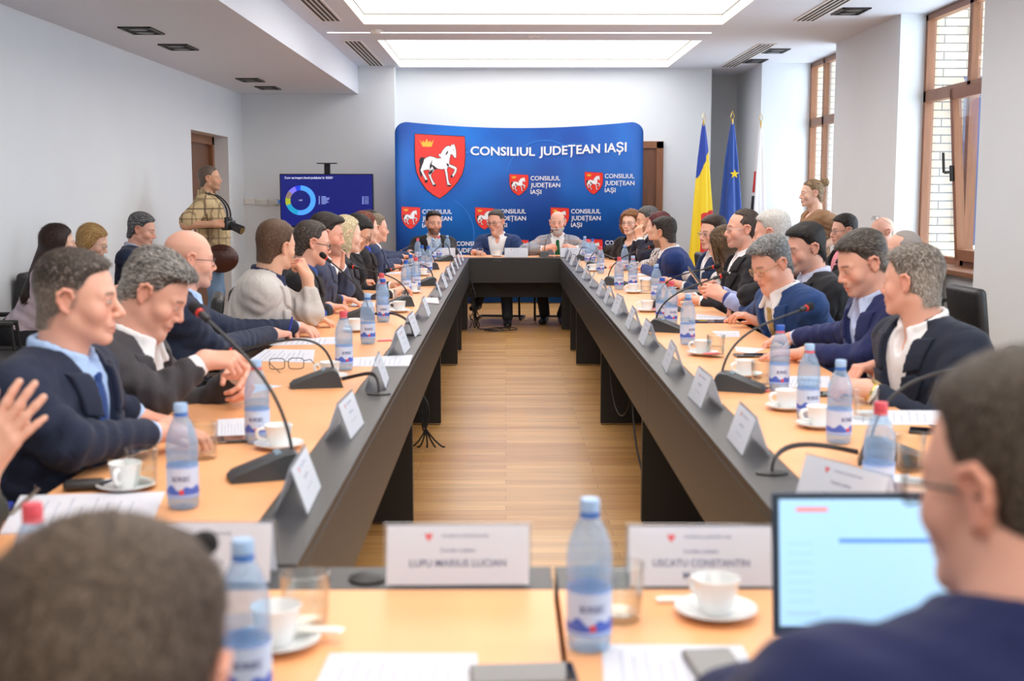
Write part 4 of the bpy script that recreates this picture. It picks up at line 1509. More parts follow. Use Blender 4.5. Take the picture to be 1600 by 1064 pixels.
# far table
person('F1', 'bearded person in black suit and dark red tie before the blue backdrop', dict(
    head=tuple(at(678, 349, 13.95)), s=1.0, yaw=288, pitch=2, chest=275, lean=8, hair='short', t=.009, tt=.014, tf=.01, hl=.03, hc=(S(36, 32, 31), S(58, 50, 46)), nt=1200, stubble=(S(66, 54, 48), .8), jacket=BLK, top=sh(), tie=cloth('burgundy', S(96, 36, 56)), skin='pink', chub=.004, girth=1.08,
    r=dict(w=(-1.03, 13.52, .79), d=(.4, -.8, 0)), l=dict(w=(-.62, 13.5, .79), d=(-.5, -.7, 0))))
person('F2', 'person with spectacles and open white shirt, middle of three before the backdrop', dict(
    head=tuple(at(775, 347, 13.95)), s=1.0, yaw=238, pitch=10, roll=4, chest=262, lean=8, hair='short', t=.009, tt=.012, hl=.03, hc=(S(74, 66, 62), S(128, 120, 114)), nt=1200, glasses=dict(m='grey', r=.002), jacket=suit('marine_suit', S(42, 60, 104)), top=sh(), open=True, vw=.1, vz=.12, skin='pink', chub=.006, girth=1.08,
    r=dict(w=(-.34, 13.62, .79), d=(.6, -.5, 0)), l=dict(w=(.14, 13.62, .79), d=(-.6, -.5, 0)), ankles=[(-.3, 13.6, .26), (.02, 13.42, .1)], knees=[(-.22, 13.72, .52), (.0, 13.62, .52)]))
person('F3', 'balding person with white beard, grey plaid suit and green tie before the backdrop', dict(
    head=tuple(at(871, 348, 13.9)), s=1.0, yaw=262, pitch=4, chest=268, lean=8, hair='short', t=.004, tt=.002, bald=.06, hc=(S(120, 116, 112), S(180, 176, 172)), nt=900, tl=.01, scalp=(S(200, 160, 140), .3), beard=(S(190, 184, 178), .009), jacket=check_cloth('grey_check', S(150, 150, 158), S(106, 110, 124), S(176, 150, 140), 9), top=sh(), tie=cloth('green_tie', S(34, 92, 58), .3), skin='pink', girth=1.08,
    r=dict(w=(.42, 13.5, .83), e=(.2, 13.62, .8), d=(.7, -.3, .25), n=(0, -.6, .7), pose='hold'), l=dict(w=(.74, 13.5, .83), e=(.95, 13.62, .8), d=(-.7, -.3, .25), n=(0, -.6, .7), pose='hold'), ankles=[(.43, 13.75, .1), (.62, 13.7, .1)]))
# right side
person('R1', 'grey-haired person with gold watch nearest on the right, head turned away', dict(
    hj=.0068, head=tuple(at(1424, 440, 4.2)), yaw=137, pitch=4, chest=196, lean=16, h=.004, hair='short', t=.007, tt=.011, tf=.006, hc=(S(104, 94, 84), S(182, 174, 166)), nt=5500, tl=.02, tw=.0015, spike=.5, grey_sides=.5, jacket=DNAVY, top=sh(), open=True, vw=.085, vz=.3, skin='pink', neckr=.062, girth=1.2, sw=.195,
    l=dict(w=T_(1352, 606, .80), d=(-.9, .5, .02), pose='clasp', n=(-.2, -.4, .9)), r=dict(w=T_(1368, 574, .81), d=(-.85, -.35, 0), pose='clasp')))
person('R1b', 'person in navy suit with pale blue cuffs looking down at a phone', dict(
    head=tuple(at(1346, 412, 4.85)), yaw=190, pitch=22, chest=186, lean=22, h=.004, hair='short', t=.01, tt=.014, tf=.004, hc=(S(56, 48, 42), S(140, 132, 124)), nt=5000, mixp=1.6, tl=.026, tw=.0016, grey_sides=.45, flow='back', lift=.15, jacket=suit('indigo_suit', S(40, 48, 94)), top=sh(cloth('pale_blue_shirt', S(190, 206, 240))), open=True, vz=.3, skin='pink', eye=.003, stubble=(S(170, 138, 124), .4), neckr=.06, hj=.007,
    r=dict(w=T_(1236, 528, .79), e=at(1330, 520, 5.2), d=(-.95, -.1, -.05), pose='relaxed'), l=dict(w=T_(1256, 552, .79), d=(-.9, .3, -.02), e=at(1352, 560, 4.75), pose='flat')))
person('R2', 'black-haired person in black suit behind the writer with the blue suit', dict(
    head=tuple(at(1258, 388, 6.35)), yaw=192, pitch=14, chest=188, lean=10, h=.0045, hair='short', t=.01, tt=.014, tf=.008, hc=(S(28, 25, 25), S(52, 46, 44)), nt=3500, tl=.028, flow='back', lift=.15, jacket=BLK, top=sh(cloth('pale_shirt', S(206, 210, 232))), skin='pink', stubble=(S(150, 124, 114), .3), eye=.0035, neckr=.06,
    r=dict(w=tuple(at(1238, 425, 6.5)), d=(-.1, -.1, 1), n=(-.6, .8, 0), pose='fist')))
person('R3', 'person in bright blue suit and gold tie with gold spectacles, writing with a pen', dict(
    hj=.0068, head=tuple(at(1204, 412, 5.9)), yaw=202, pitch=26, chest=198, lean=34, h=.0045, hair='short', t=.011, tt=.016, tf=.008, hc=(S(92, 92, 92), S(168, 168, 168)), nt=4200, tl=.028, flow='side', lift=.12, jacket=suit('bright_blue_suit', S(36, 66, 116)), top=sh(), tie=cloth('gold_tie', S(176, 150, 96)), vz=.3, skin='pink', chub=.004, glasses=dict(m='gold'), eye=.003, neckr=.062, girth=1.08,
    r=dict(w=T_(1160, 478, .81), d=(-.85, -.35, -.12), n=(-.2, .3, .95), pose='pen'), l=dict(w=T_(1182, 494, .79), d=(-.9, .3, -.05), pose='flat')))
person('R4', 'white-haired person in pale blue jacket holding a black phone', dict(
    head=tuple(at(1205, 364, 6.95)), yaw=152, pitch=8, chest=176, lean=14, hair='short', t=.009, tt=.012, hc=(S(206, 202, 196), S(244, 242, 238)), nt=3500, tl=.016, tw=.0013, spike=.25, brow=S(170, 160, 150), jacket=suit('pale_blue_jacket', S(170, 180, 220)), top=sh(cloth('cobalt_shirt', S(56, 66, 130))), skin='pink', chub=.003,
    l=dict(w=tuple(at(1128, 462, 6.75)), d=(-.8, .25, .35), n=(-.3, -.75, .5), pose='hold'), r=dict(w=tuple(at(1118, 452, 7.1)), d=(-.8, -.2, .3), n=(-.3, .75, .5), pose='hold')))
person('R5', 'upright balding person with rimless spectacles, black jacket and white shirt, in profile', dict(
    head=tuple(at(1160, 358, 7.6)), yaw=180, pitch=2, chest=184, lean=4, hair='short', t=.006, tt=.004, recede=.06, hl=.02, hc=(S(62, 50, 44), S(98, 84, 74)), nt=2600, tl=.014, jacket=BLK, top=sh(), open=True, vw=.09, glasses=dict(m='silver'), skin='pink', stubble=(S(150, 122, 112), .4)))
person('R6', 'person with long straight brown hair hiding the face, white blouse, arm on the table', dict(
    head=tuple(at(1130, 384, 8.2)), yaw=142, pitch=18, chest=180, lean=18, hair='long', len=.3, tip=.055, front=.2, hc=(S(78, 58, 40), S(150, 122, 88)), nt=3600, tl=.06, flow='down', lift=.03, tw=.0018, top=sh(cloth('white_blouse', S(232, 226, 226)), f=1), skin='fair', jaw=.92, sw=.145, girth=.9,
    l=dict(w=T_(1062, 431, .79), e=T_(1112, 436, .8), d=(-.8, .45, 0)), r=dict(w=T_(1075, 425, .79))))
person('R7', 'person with brown side parting and spectacles in navy suit, facing the camera side', dict(
    head=tuple(at(1113, 364, 8.95)), yaw=206, pitch=6, chest=195, lean=8, hair='short', t=.009, tt=.014, hc=(S(56, 42, 36), S(88, 70, 60)), nt=1800, flow='side', tl=.024, jacket=suit('mid_navy'), top=sh(), open=True, glasses=dict(m='silver'), skin='pink'))
person('R8', 'bearded person in royal navy suit with faded dark haircut, leaning in and looking away', dict(
    head=tuple(at(1037, 364, 9.7)), yaw=143, pitch=6, chest=172, lean=26, hair='short', t=.004, tt=.016, tf=.01, hc=(S(44, 38, 36), S(84, 74, 68)), nt=2200, tl=.016, grey_sides=.3, stubble=(S(66, 52, 46), .75), fold=.003, jacket=suit('royal_navy', S(32, 54, 112)), top=sh(), skin='warm', scalp=(S(110, 92, 84), .5), neckr=.06,
    l=dict(w=T_(1006, 419, .79), d=(-.8, .5, 0)), r=dict(w=T_(1008, 412, .79), d=(-.9, .1, 0), pose='clasp')))
person('R9', 'person with straight dark red hair and black and white floral blouse', dict(
    head=tuple(at(1028, 354, 10.8)), yaw=152, pitch=5, chest=176, lean=14, hair='long', len=.16, hc=(S(84, 22, 28), S(120, 40, 44)), nt=1800, tl=.05, flow='down', lift=.03, top=sh(print_cloth('floral', S(225, 222, 220), S(60, 58, 62), S(160, 160, 172), 45), f=1, collar=False, neck=(.08, .1, .08)), skin='fair', jaw=.92, sw=.14, girth=.92,
    l=dict(w=T_(1000, 412, .79), d=(-.8, .4, 0))))
person('R10', 'grey-haired person in dark suit with hands raised to the mouth, far right side', dict(
    head=tuple(at(1011, 344, 11.5)), yaw=178, pitch=6, chest=180, lean=18, hair='short', t=.008, tt=.012, hc=(S(84, 82, 80), S(140, 138, 136)), nt=1500, jacket=suit('ink_suit', S(36, 36, 52)), top=sh(), skin='warm', stubble=(S(140, 116, 106), .4),
    l=dict(w=at(999, 371, 11.3), e=at(1006, 402, 11.2), d=(-.12, .1, 1), n=(-.5, -.8, 0), pose='clasp'), r=dict(w=at(997, 371, 11.55), d=(-.12, -.1, 1), n=(-.5, .8, 0), pose='clasp')))
person('R11', 'person with curly auburn hair, spectacles and black short-sleeved top at the far right corner', dict(
    head=tuple(at(985, 348, 12.55)), s=.97, yaw=238, pitch=4, chest=225, lean=10, hair='bob', len=.1, vol=.02, hc=(S(130, 84, 50), S(178, 128, 84)), nt=2200, tl=.03, jit=.9, lift=.6, flow='down', top=sh(cloth('black_top', S(34, 32, 34)), f=1, collar=False, neck=(.08, .12, .09), short=.95), skin='fair', jaw=.94, sw=.15, glasses=dict(m='grey'),
    r=dict(w=T_(985, 398, .79), d=(-.2, -.9, 0)), l=dict(w=T_(972, 395, .79), d=(.7, .1, 0), e=T_(948, 393, .82))))
person('WO', 'standing person with a blond bun and brown ribbed short-sleeved dress by the right window', dict(
    head=tuple(at(1268, 302, 11.0)), yaw=180, pitch=4, chest=186, lean=2, stand=True, hair='bun', t=.005, tt=.003, hc=(S(122, 98, 74), S(206, 168, 118)), nt=2200, tl=.03, flow='back', lift=.05, top=sh(cloth('brown_rib', S(150, 114, 84), .1), f=1, collar=False, neck=(.08, .12, .1), short=.9, sr=.07), bust=1, belly=.05, skin='fair', jaw=.95, sw=.17, girth=1.2, skirt=1, trousers=cloth('brown_rib'),
    L=.52, r=dict(w=(2.55, 11.1, .98), d=(-.6, .2, -.5)), l=dict(w=(2.72, 10.8, .96), d=(-.4, .2, -.6), e=(2.98, 10.85, 1.1))))
person('B1', 'dark-haired person with spectacles and pink shirt reading papers by the window', dict(
    head=tuple(at(1318, 360, 9.8)), yaw=186, pitch=6, chest=188, lean=4, hair='short', t=.01, tt=.012, hc=HB, nt=1800, jacket=BLK, top=sh(cloth('pink_shirt', S(236, 150, 160))), glasses=dict(m='grey'), skin='pink', vw=.09,
    r=dict(w=(2.36, 9.95, .93), d=(-.7, -.3, .4), pose='hold'), l=dict(w=(2.36, 9.65, .93), d=(-.7, .3, .4), pose='hold')))
person('B2', 'bald person with spectacles pushed up on the head, seated before the window pier', dict(
    head=tuple(at(1377, 362, 10.3)), yaw=192, pitch=4, chest=190, lean=2, hair=None, hc=(S(150, 130, 118),), skin='pink', glasses=dict(m='black', up=(-.028, .075, 32)), jacket=suit('grey_blazer', S(120, 122, 128)), top=sh(), browk=.4))
person('B3', 'bald person with grey stubbled crown just behind the two nearest on the right', dict(
    head=tuple(at(1410, 392, 7.3)), yaw=172, pitch=6, chest=182, lean=4, w=1.05, hair='short', t=.0035, tt=.0, recede=.07, hl=.02, hc=(S(170, 160, 154), S(206, 200, 196)), nt=1800, tl=.006, tw=.001, skin='pink', jacket=CHAR, top=sh()))
# nearest, backs to the camera
person('N1', 'person with dark brown hair seen from behind at the lower left corner, out of focus', dict(
    head=tuple(at(168, 1085, .97)), s=1.0, yaw=92, pitch=22, chest=90, lean=20, h=.0045, w=1.06, hair='short', t=.012, tt=.014, hc=(S(84, 70, 58), S(122, 106, 92)), nt=9000, tl=.018, tw=.0011, jit=.4, jacket=suit('dark_grey_knit', S(70, 70, 74)), top=sh(), skin='pink',
    r=dict(w=(-.45, 1.5, .79), d=(-.6, .6, 0)), l=dict(w=(-.66, 1.6, .79), d=(.4, .9, 0))))
person('N2', 'person in navy suit seen from behind at the lower right before the laptop', dict(
    head=tuple(at(1592, 756, 1.14)), neck=tuple(at(1592, 756, 1.14) + np.array([.0, -.055, -.13])), yaw=122, pitch=6, chest=98, lean=16, h=.0045, w=1.02, hair='short', t=.007, tt=.012, hc=(S(66, 56, 46), S(112, 100, 88)), nt=10000, tl=.013, tw=.0009, jacket=suit('violet_navy_suit', S(28, 36, 78)), top=sh(cloth('pale_shirt'), collar=False), skin='pink', glasses=dict(m='black', r=.0022), neckr=.066, girth=1.12, sw=.195,
    l=dict(w=(.46, 1.58, .8), e=(.25, 1.27, .85), d=(.6, .6, 0), up=.02), r=dict(w=(.72, 1.62, .8), d=(-.3, .9, 0), up=.02)))
print('people built', round(time.time() - T0, 1))
# ------------------------------------------------------------------ blue display wall
BCX, BHW = .167, 1.52


def bsurf(x, z, off=0):
    t = (x - BCX) / BHW
    return (x, 16.25 - .75 * t * t - off, z)


def bpix(px, py):
    y = 16.0
    for _ in range(6):
        p = onY(px, py, y)
        y = 16.25 - .75 * ((p[0] - BCX) / BHW) ** 2
    return p[0], p[2]


def on_wall(name, polys, m, parent, off, step=.05):
    """flat polygons (x,z) laid on the curved cloth"""
    bm = bmesh.new()
    for poly in polys:
        tri = tessellate_polygon([[Vector((p[0], p[1], 0)) for p in poly]])
        vs = [bm.verts.new((p[0], 0, p[1])) for p in poly]
        for a, b, c in tri:
            try: bm.faces.new((vs[a], vs[b], vs[c]))
            except ValueError: pass
    xs = [v.co.x for v in bm.verts]
    x = math.floor(min(xs) / step) * step
    while x < max(xs):
        bmesh.ops.bisect_plane(bm, geom=bm.verts[:] + bm.edges[:] + bm.faces[:], plane_co=(x, 0, 0), plane_no=(1, 0, 0))
        x += step
    for v in bm.verts: v.co = bsurf(v.co.x, v.co.z, off)
    b = MB()
    b.b.free()
    b.b = bm
    return b.build(name, m, parent)


def txt_wall(name, lines, m, parent, off, bold=.012):
    """lines: (text, px left, px right, py centre, cap height in px)"""
    bm = bmesh.new()
    for s, x0, x1, yc, ch in lines:
        V, F = text2d(s, bold)
        y0, y1 = yc if isinstance(yc, tuple) else (yc, yc)
        a, b = bpix(x0, y0), bpix(x1, y1)
        k = (b[0] - a[0]) / V[:, 0].max()
        hh = abs(bpix(x0, y0 - ch / 2)[1] - bpix(x0, y0 + ch / 2)[1])
        add_polys(bm, [bsurf(a[0] + v[0] * k, a[1] + (b[1] - a[1]) * v[0] / V[:, 0].max() - hh / 2 + v[1] * hh, off) for v in V], F)
    b = MB()
    b.b.free()
    b.b = bm
    return b.build(name, m, parent)


CLOTHB = mat('display_blue', S(16, 88, 184), .6, spec=.3)
nt = CLOTHB.node_tree
tc = nt.nodes.new('ShaderNodeTexCoord')
n1 = nt.nodes.new('ShaderNodeTexNoise')
n1.inputs['Scale'].default_value = 1.1
n1.inputs['Detail'].default_value = 2
nt.links.new(tc.outputs['Object'], n1.inputs['Vector'])
rp = nt.nodes.new('ShaderNodeValToRGB')
rp.color_ramp.elements[0].position, rp.color_ramp.elements[1].position = .35, .68
rp.color_ramp.elements[0].color = (*S(0, 60, 140), 1)
rp.color_ramp.elements[1].color = (*S(0, 94, 178), 1)
nt.links.new(n1.outputs[0], rp.inputs[0])
nt.links.new(rp.outputs[0], nt.nodes['Principled BSDF'].inputs['Base Color'])
wall = thing('backdrop', 'large curved blue display wall with red horse crests and white lettering behind the far table', 'backdrop')
NU = 80
V, Fq = [], []
prof = []
for i in range(NU + 1):
    t = math.sin(PI / 2 * (-1 + 2 * i / NU))
    x = BCX + BHW * t
    ztop = 2.25 + .05 * t * t
    e = (1 - abs(t)) * BHW
    if e < .15: ztop -= .15 - math.sqrt(max(0, .15 ** 2 - (.15 - e) ** 2))
    prof.append((x, ztop))
for back in (0, 1):
    for x, zt in prof:
        p, q = bsurf(x, .012, -.06 * back), bsurf(x, zt, -.06 * back)
        V += [p, q]
n = 2 * (NU + 1)
for i in range(NU):
    a = 2 * i
    Fq.append((a, a + 2, a + 3, a + 1))
    Fq.append((n + a, n + a + 1, n + a + 3, n + a + 2))
    Fq.append((a + 1, a + 3, n + a + 3, n + a + 1))
    Fq.append((a, n + a, n + a + 2, a + 2))
Fq += [(0, 1, n + 1, n), (n - 2, 2 * n - 2, 2 * n - 1, n - 1)]
mk('fabric', V, np.array(Fq), CLOTHB, wall, smooth=False)
arcs = []
for c, r, a0, a1, w in (((.9, 1.3), .75, 20, 130, .012), ((.5, 1.6), .5, 60, 170, .018), ((-.9, .9), .5, -30, 60, .012), ((1.1, 1.2), 1.05, 95, 160, .05), ((-.2, 1.1), .9, 100, 150, .03)):
    k = 18
    aa = [math.radians(a0 + (a1 - a0) * i / k) for i in range(k + 1)]
    pts = [(c[0] + r * math.cos(a), c[1] + r * math.sin(a)) for a in aa] + [(c[0] + (r - w) * math.cos(a), c[1] + (r - w) * math.sin(a)) for a in reversed(aa)]
    if min(p[0] for p in pts) > BCX - 1.45 and max(p[0] for p in pts) < BCX + 1.45 and max(p[1] for p in pts) < 2.2: arcs.append(pts)
on_wall('printed_arcs', arcs, mat('display_arc', S(34, 112, 204), .6), wall, .002)
SHIELD = [(65, 230), (360, 247), (650, 262), (655, 400), (655, 500), (645, 610), (620, 700), (570, 790), (500, 870), (430, 935), (357, 985), (280, 945), (200, 880), (130, 780), (85, 680), (68, 560), (64, 400)]
HORSE = [(490, 375), (498, 348), (508, 365), (525, 345), (535, 370), (545, 400), (550, 440), (552, 480), (548, 508), (530, 510), (520, 490), (510, 475), (485, 465), (478, 500), (470, 540), (468, 580), (480, 590), (520, 605), (550, 620), (560, 640), (550, 680), (530, 715), (515, 735), (490, 738), (488, 725), (505, 712), (525, 680), (535, 645), (510, 635), (470, 615), (450, 620), (440, 650), (450, 700), (455, 760), (468, 805), (488, 830), (488, 842), (450, 838), (445, 815), (440, 780), (430, 720), (420, 670), (412, 640), (370, 645), (330, 635), (300, 625), (290, 660), (262, 690), (250, 720), (265, 760), (290, 805), (310, 828), (305, 842), (280, 838), (262, 800), (240, 745), (222, 705), (235, 675), (238, 650), (200, 650), (160, 660), (170, 690), (195, 735), (212, 765), (205, 800), (185, 800), (187, 770), (160, 720), (140, 680), (130, 655), (145, 610), (165, 560), (172, 530), (185, 520), (200, 508), (240, 492), (280, 500), (330, 520), (380, 512), (350, 490), (345, 465), (370, 465), (390, 425), (420, 390), (450, 370)]
TAIL = [(185, 520), (165, 503), (130, 505), (112, 545), (122, 595), (112, 640), (122, 700), (135, 745), (152, 700), (140, 655), (150, 600), (166, 560)]
MARKS = [[(270, 530), (262, 590), (285, 600), (330, 640), (290, 650), (268, 610), (240, 650), (238, 600)], [(450, 420), (425, 470), (432, 480), (455, 450)], [(440, 570), (468, 590), (462, 615), (440, 600)], [(262, 690), (235, 715), (228, 690), (245, 660), (290, 640)],
         [(185, 770), (212, 768), (205, 802), (185, 802)], [(285, 820), (312, 828), (306, 844), (280, 840)], [(452, 826), (490, 832), (488, 844), (450, 840)], [(488, 722), (506, 714), (512, 734), (490, 740)], [(510, 410), (524, 416), (518, 424)]]
CROWN = [(115, 290), (150, 335), (158, 305), (180, 330), (202, 285), (222, 330), (245, 305), (252, 335), (285, 295), (262, 375), (245, 380), (155, 378)]
CRED, CWHITE, CBLK, CGOLD = mat('crest_red', S(232, 50, 40), .55), mat('crest_white', S(235, 235, 238), .55), mat('crest_black', S(34, 22, 32), .6), mat('crest_gold', S(230, 180, 50), .5)


def grow(poly, d):
    P = [Vector(p) for p in poly]
    n = len(P)
    ar = sum(P[i].x * P[(i + 1) % n].y - P[(i + 1) % n].x * P[i].y for i in range(n))
    out = []
    for i in range(n):
        t = (P[(i + 1) % n] - P[i - 1]).normalized()
        nn = Vector((t.y, -t.x)) * (1 if ar > 0 else -1)
        out.append(tuple(P[i] + nn * d))
    return out


def crest(x0, y0, x1, y1, big=False):
    """red shield with horse and crown; the box is where it stands on the cloth in the photo"""
    f = lambda p: bpix(x0 + (p[0] - 64) / 591 * (x1 - x0), y0 + (p[1] - 230) / 755 * (y1 - y0))
    mp = lambda polys: [[f(p) for p in q] for q in polys]
    s = on_wall('crest', mp([grow(SHIELD, 9)]), CBLK, wall, .004)
    on_wall('shield', mp([SHIELD]), CRED, s, .006)
    on_wall('horse_outline', mp([grow(HORSE, 6), TAIL]), CBLK, s, .008)
    on_wall('horse', mp([HORSE]), CWHITE, s, .010)
    on_wall('horse_marks', mp(MARKS if big else MARKS[:1] + MARKS[4:8]), CBLK, s, .012)
    on_wall('crown', mp([CROWN]), CGOLD, s, .009)


crest(648.5, 209.5, 726.5, 309.5, True)
for b in ((796, 272, 825.6, 305.4), (913.6, 268.6, 942, 303.5), (627.5, 322.8, 656.6, 357.8), (742.6, 324, 772, 358.4), (860.5, 324, 889, 358.4), (680, 374, 709, 408), (796.5, 374, 826, 408), (913, 373, 941.5, 407)):
    crest(*b)
LET = mat('lettering_white', S(240, 240, 244), .5)
txt_wall('lettering', [('CONSILIUL', 735, 836, (235.2, 236.6), 13.4), ('JUDE\u021aEAN', 842.5, 937.5, (236, 231.6), 13.6), ('IA\u0218I', 945, 979, (231, 229.3), 14.2)], LET, wall, .006, .03)
for x, y, dy in ((829, 278.3, 10.7), (945, 274.8, 11), (659.8, 330.5, 10.8), (775.5, 330, 10.8), (892.3, 330, 10.6), (713, 380.5, 10.6), (829, 380.5, 10.6), (945.5, 379, 10.6)):
    sc_ = .97
    txt_wall('lettering', [('CONSILIUL', x, x + 47.5 * sc_, y, 6.8), ('JUDE\u021aEAN', x, x + 47.7 * sc_, y + dy, 6.8), ('IA\u0218I', x, x + 17.3 * sc_, y + 2 * dy, 6.8)], LET, wall, .005, .016)

# ------------------------------------------------------------------ screen on its stand
tvY = 15.45
tv = thing('television', 'wide screen showing a ring chart on dark blue, left of the blue display wall', 'television', (0, 0, 0))
a, b = onY(436.5, 271.5, tvY), onY(583, 271.5, tvY)
x0, x1, zt = a[0], b[0], a[2]
zb = zt - (x1 - x0) * .57
MB().box(((x0 + x1) / 2, tvY + .03, (zt + zb) / 2), (x1 - x0, .05, zt - zb), .006).build('casing', mat('tv_black', S(18, 18, 20), .3), tv)
SCR = mat('screen_blue', S(2, 6, 36), .25, emit=S(8, 26, 140), es=.42)
MB().quad(*[(x, tvY + .004, z) for x, z in ((x0 + .012, zb + .02), (x1 - .012, zb + .02), (x1 - .012, zt - .012), (x0 + .012, zt - .012))]).build('screen', SCR, tv)
tvp = lambda px, py: onY(380 + px / 6.65, 240 + py / 6.65, tvY)


def tvpoly(name, polys, col):
    bm = bmesh.new()
    for poly in polys:
        P3 = [tvp(*p) for p in poly]
        vs = [bm.verts.new((p[0], tvY + .0022, p[2])) for p in P3]
        for t in tessellate_polygon([[Vector((p[0], p[2], 0)) for p in P3]]):
            try: bm.faces.new([vs[i] for i in t])
            except ValueError: pass
    q = MB()
    q.b.free()
    q.b = bm
    return q.build(name, mat('screen_' + name + '%d%d%d' % col, S(*col), .3, emit=S(*col), es=.5), tv)


def ringseg(a0, a1):
    k = max(3, int(abs(a1 - a0) / 6))
    A = [math.radians(a0 + (a1 - a0) * i / k) for i in range(k + 1)]
    return [(595 + 157 * math.sin(t), 485 - 154 * math.cos(t)) for t in A] + [(595 + 105 * math.sin(t), 485 - 104 * math.cos(t)) for t in reversed(A)]


for a0, a1, c in ((0, 192, (74, 158, 252)), (192, 250, (24, 150, 196)), (250, 279, (160, 176, 40)), (279, 309, (130, 112, 104)), (309, 338, (126, 116, 240)), (338, 360, (30, 62, 226))):
    tvpoly('chart_segment', [ringseg(a0, a1)], c)


def tvtext(s, px0, px1, py, ch, col=(235, 240, 255), parent=None):
    V, F = text2d(s, .01)
    A, B = tvp(px0, py), tvp(px1, py)
    k = (B[0] - A[0]) / V[:, 0].max()
    hh = abs(tvp(px0, py - ch / 2)[2] - tvp(px0, py + ch / 2)[2])
    bm = bmesh.new()
    add_polys(bm, [(A[0] + v[0] * k, tvY + .002, A[2] - hh / 2 + v[1] * hh) for v in V], F)
    q = MB()
    q.b.free()
    q.b = bm
    return q.build('screen_text', mat('screen_text%d' % col[0], S(*col), .3, emit=S(*col), es=.5), tv)


tvtext('Cum se \u00eempart banii jude\u021bului \u00een 2025?', 430, 930, 250, 22)
tvtext('1,19', 580, 612, 484, 18)
rows = []
for k in range(6):
    y = 448 + 14.5 * k
    rows += [[(784, y - 4), (796, y - 4), (796, y + 4), (784, y + 4)], [(812, y - 3), (812 + (48, 84, 80, 62, 76, 48)[k], y - 3), (812 + (48, 84, 80, 62, 76, 48)[k], y + 3), (812, y + 3)], [(1236, y - 3), (1252, y - 3), (1252, y + 4), (1236, y + 4)], [(1260, y - 1.5), (1304, y - 1.5), (1304, y + 2), (1260, y + 2)]]
tvpoly('legend', rows, (150, 170, 235))
c = (x0 + x1) / 2
MB().box((c, tvY + .1, .92), (.07, .06, 1.72), .004).box((c, tvY + .1, 1.785), (.24, .14, .012), .003).build('stand_column', STEEL, tv)
MB().box((c, tvY + .1, .03), (.75, .5, .03), .008).build('stand_base', STEEL, tv)
for s in (-1, 1):
    for q in (-1, 1): MB().cyl((c + s * .33, tvY + .1 + q * .2, .0), (c + s * .33, tvY + .1 + q * .2, .02), .02).build('caster', BLACK, tv)

# ------------------------------------------------------------------ flags
GOLD = mat('gold', S(212, 176, 96), .25, metal=.9)


def flag(name, label, px, pytop, Y, halfw, mats, pick, zbot=.62, ox=0, polemat=GOLD, seed=0):
    top = onY(px, pytop, Y)
    t = thing('flag', label, 'flag', (top[0], Y, 0))
    H = top[2]
    MB().cyl((0, 0, .06), (0, 0, H), .012, n=10).build('pole', polemat, t, True)
    MB().cyl((0, 0, 0), (0, 0, .03), .17, .16, 24).cyl((0, 0, .03), (0, 0, .1), .03, .02, 16).build('stand', GOLD, t, True)
    sp = [(0, 0), (.022, .025), (.018, .05), (0, .1), (-.018, .05), (-.022, .025)]
    f = MB()
    f.tube([(x, 0, H + .005 + z) for x, z in sp], .004, 6, True)
    f.sph((0, 0, H + .0), .012, 8)
    f.build('finial', GOLD, t, True)
    n, mrows = 72, 130
    V, F, mi = [], [], []
    z1 = H - .02
    for r in range(mrows + 1):
        s = r / mrows
        z = z1 + (zbot - z1) * s
        R = .012 + halfw * (s ** .72)
        for k in range(n):
            a = 2 * PI * k / n
            w = 1 + (.16 * math.sin(5 * a + 1.5 + s * 1.2 + seed) + .07 * math.sin(9 * a - s * 2 + seed)) * min(1, s * 4)
            V.append((ox * s + R * w * math.cos(a), R * .5 * w * math.sin(a) - .0, z))
    for r in range(mrows):
        for k in range(n):
            F.append((r * n + k, r * n + (k + 1) % n, (r + 1) * n + (k + 1) % n, (r + 1) * n + k))
            a = 2 * PI * (k + .5) / n
            mi.append(pick((r + .5) / mrows, math.cos(a), math.sin(a)))
    mk('cloth', V, np.array(F), mats, t, midx=mi)
    return t


FB, FY, FR = mat('flag_blue', S(24, 62, 166), .55, sheen=.3), mat('flag_yellow', S(246, 214, 30), .55, sheen=.3), mat('flag_red', S(214, 40, 44), .55, sheen=.3)


def ro(s, x, y):
    if s < .30 + .10 * (-x): return 0
    if x > -.15 and s > .62 - .02 * x: return 2
    return 1


flag('flag', 'blue, yellow and red flag hanging furled on a gilt pole, left of the three flags', 1099.5, 189, 15.5, .15, [FB, FY, FR], ro, .5)
EU = mat('flag_eu', S(14, 66, 152), .5, sheen=.3)
fl = flag('flag', 'plain blue flag with a yellow star hanging furled, middle of the three flags', 1144.5, 187, 15.5, .165, [EU], lambda s, x, y: 0, .5, ox=.0, seed=2)
sp = onY(1146, 272, 15.5)
m = MB()
st = []
for k in range(10):
    r = .058 if k % 2 == 0 else .024
    st.append((r * math.sin(PI * k / 5), r * math.cos(PI * k / 5)))
m.prism(st, .004, Matrix.Translation((sp[0] - fl.location.x, -.075, sp[2])) @ Matrix.Rotation(PI / 2 + .12, 4, 'X'))
m.build('star', FY, fl)
FW = mat('flag_white', S(238, 236, 238), .55, sheen=.3)
flag('flag', 'white flag with a red patch hanging furled behind its pole, right of the three flags', 1189, 190, 15.6, .115, [FW, FR, mat('flag_black', S(40, 40, 44), .6)], lambda s, x, y: 1 if (x < -.75 and .33 < s < .48) else (2 if x < -.85 and .5 < s < .62 else 0), .5, seed=4)

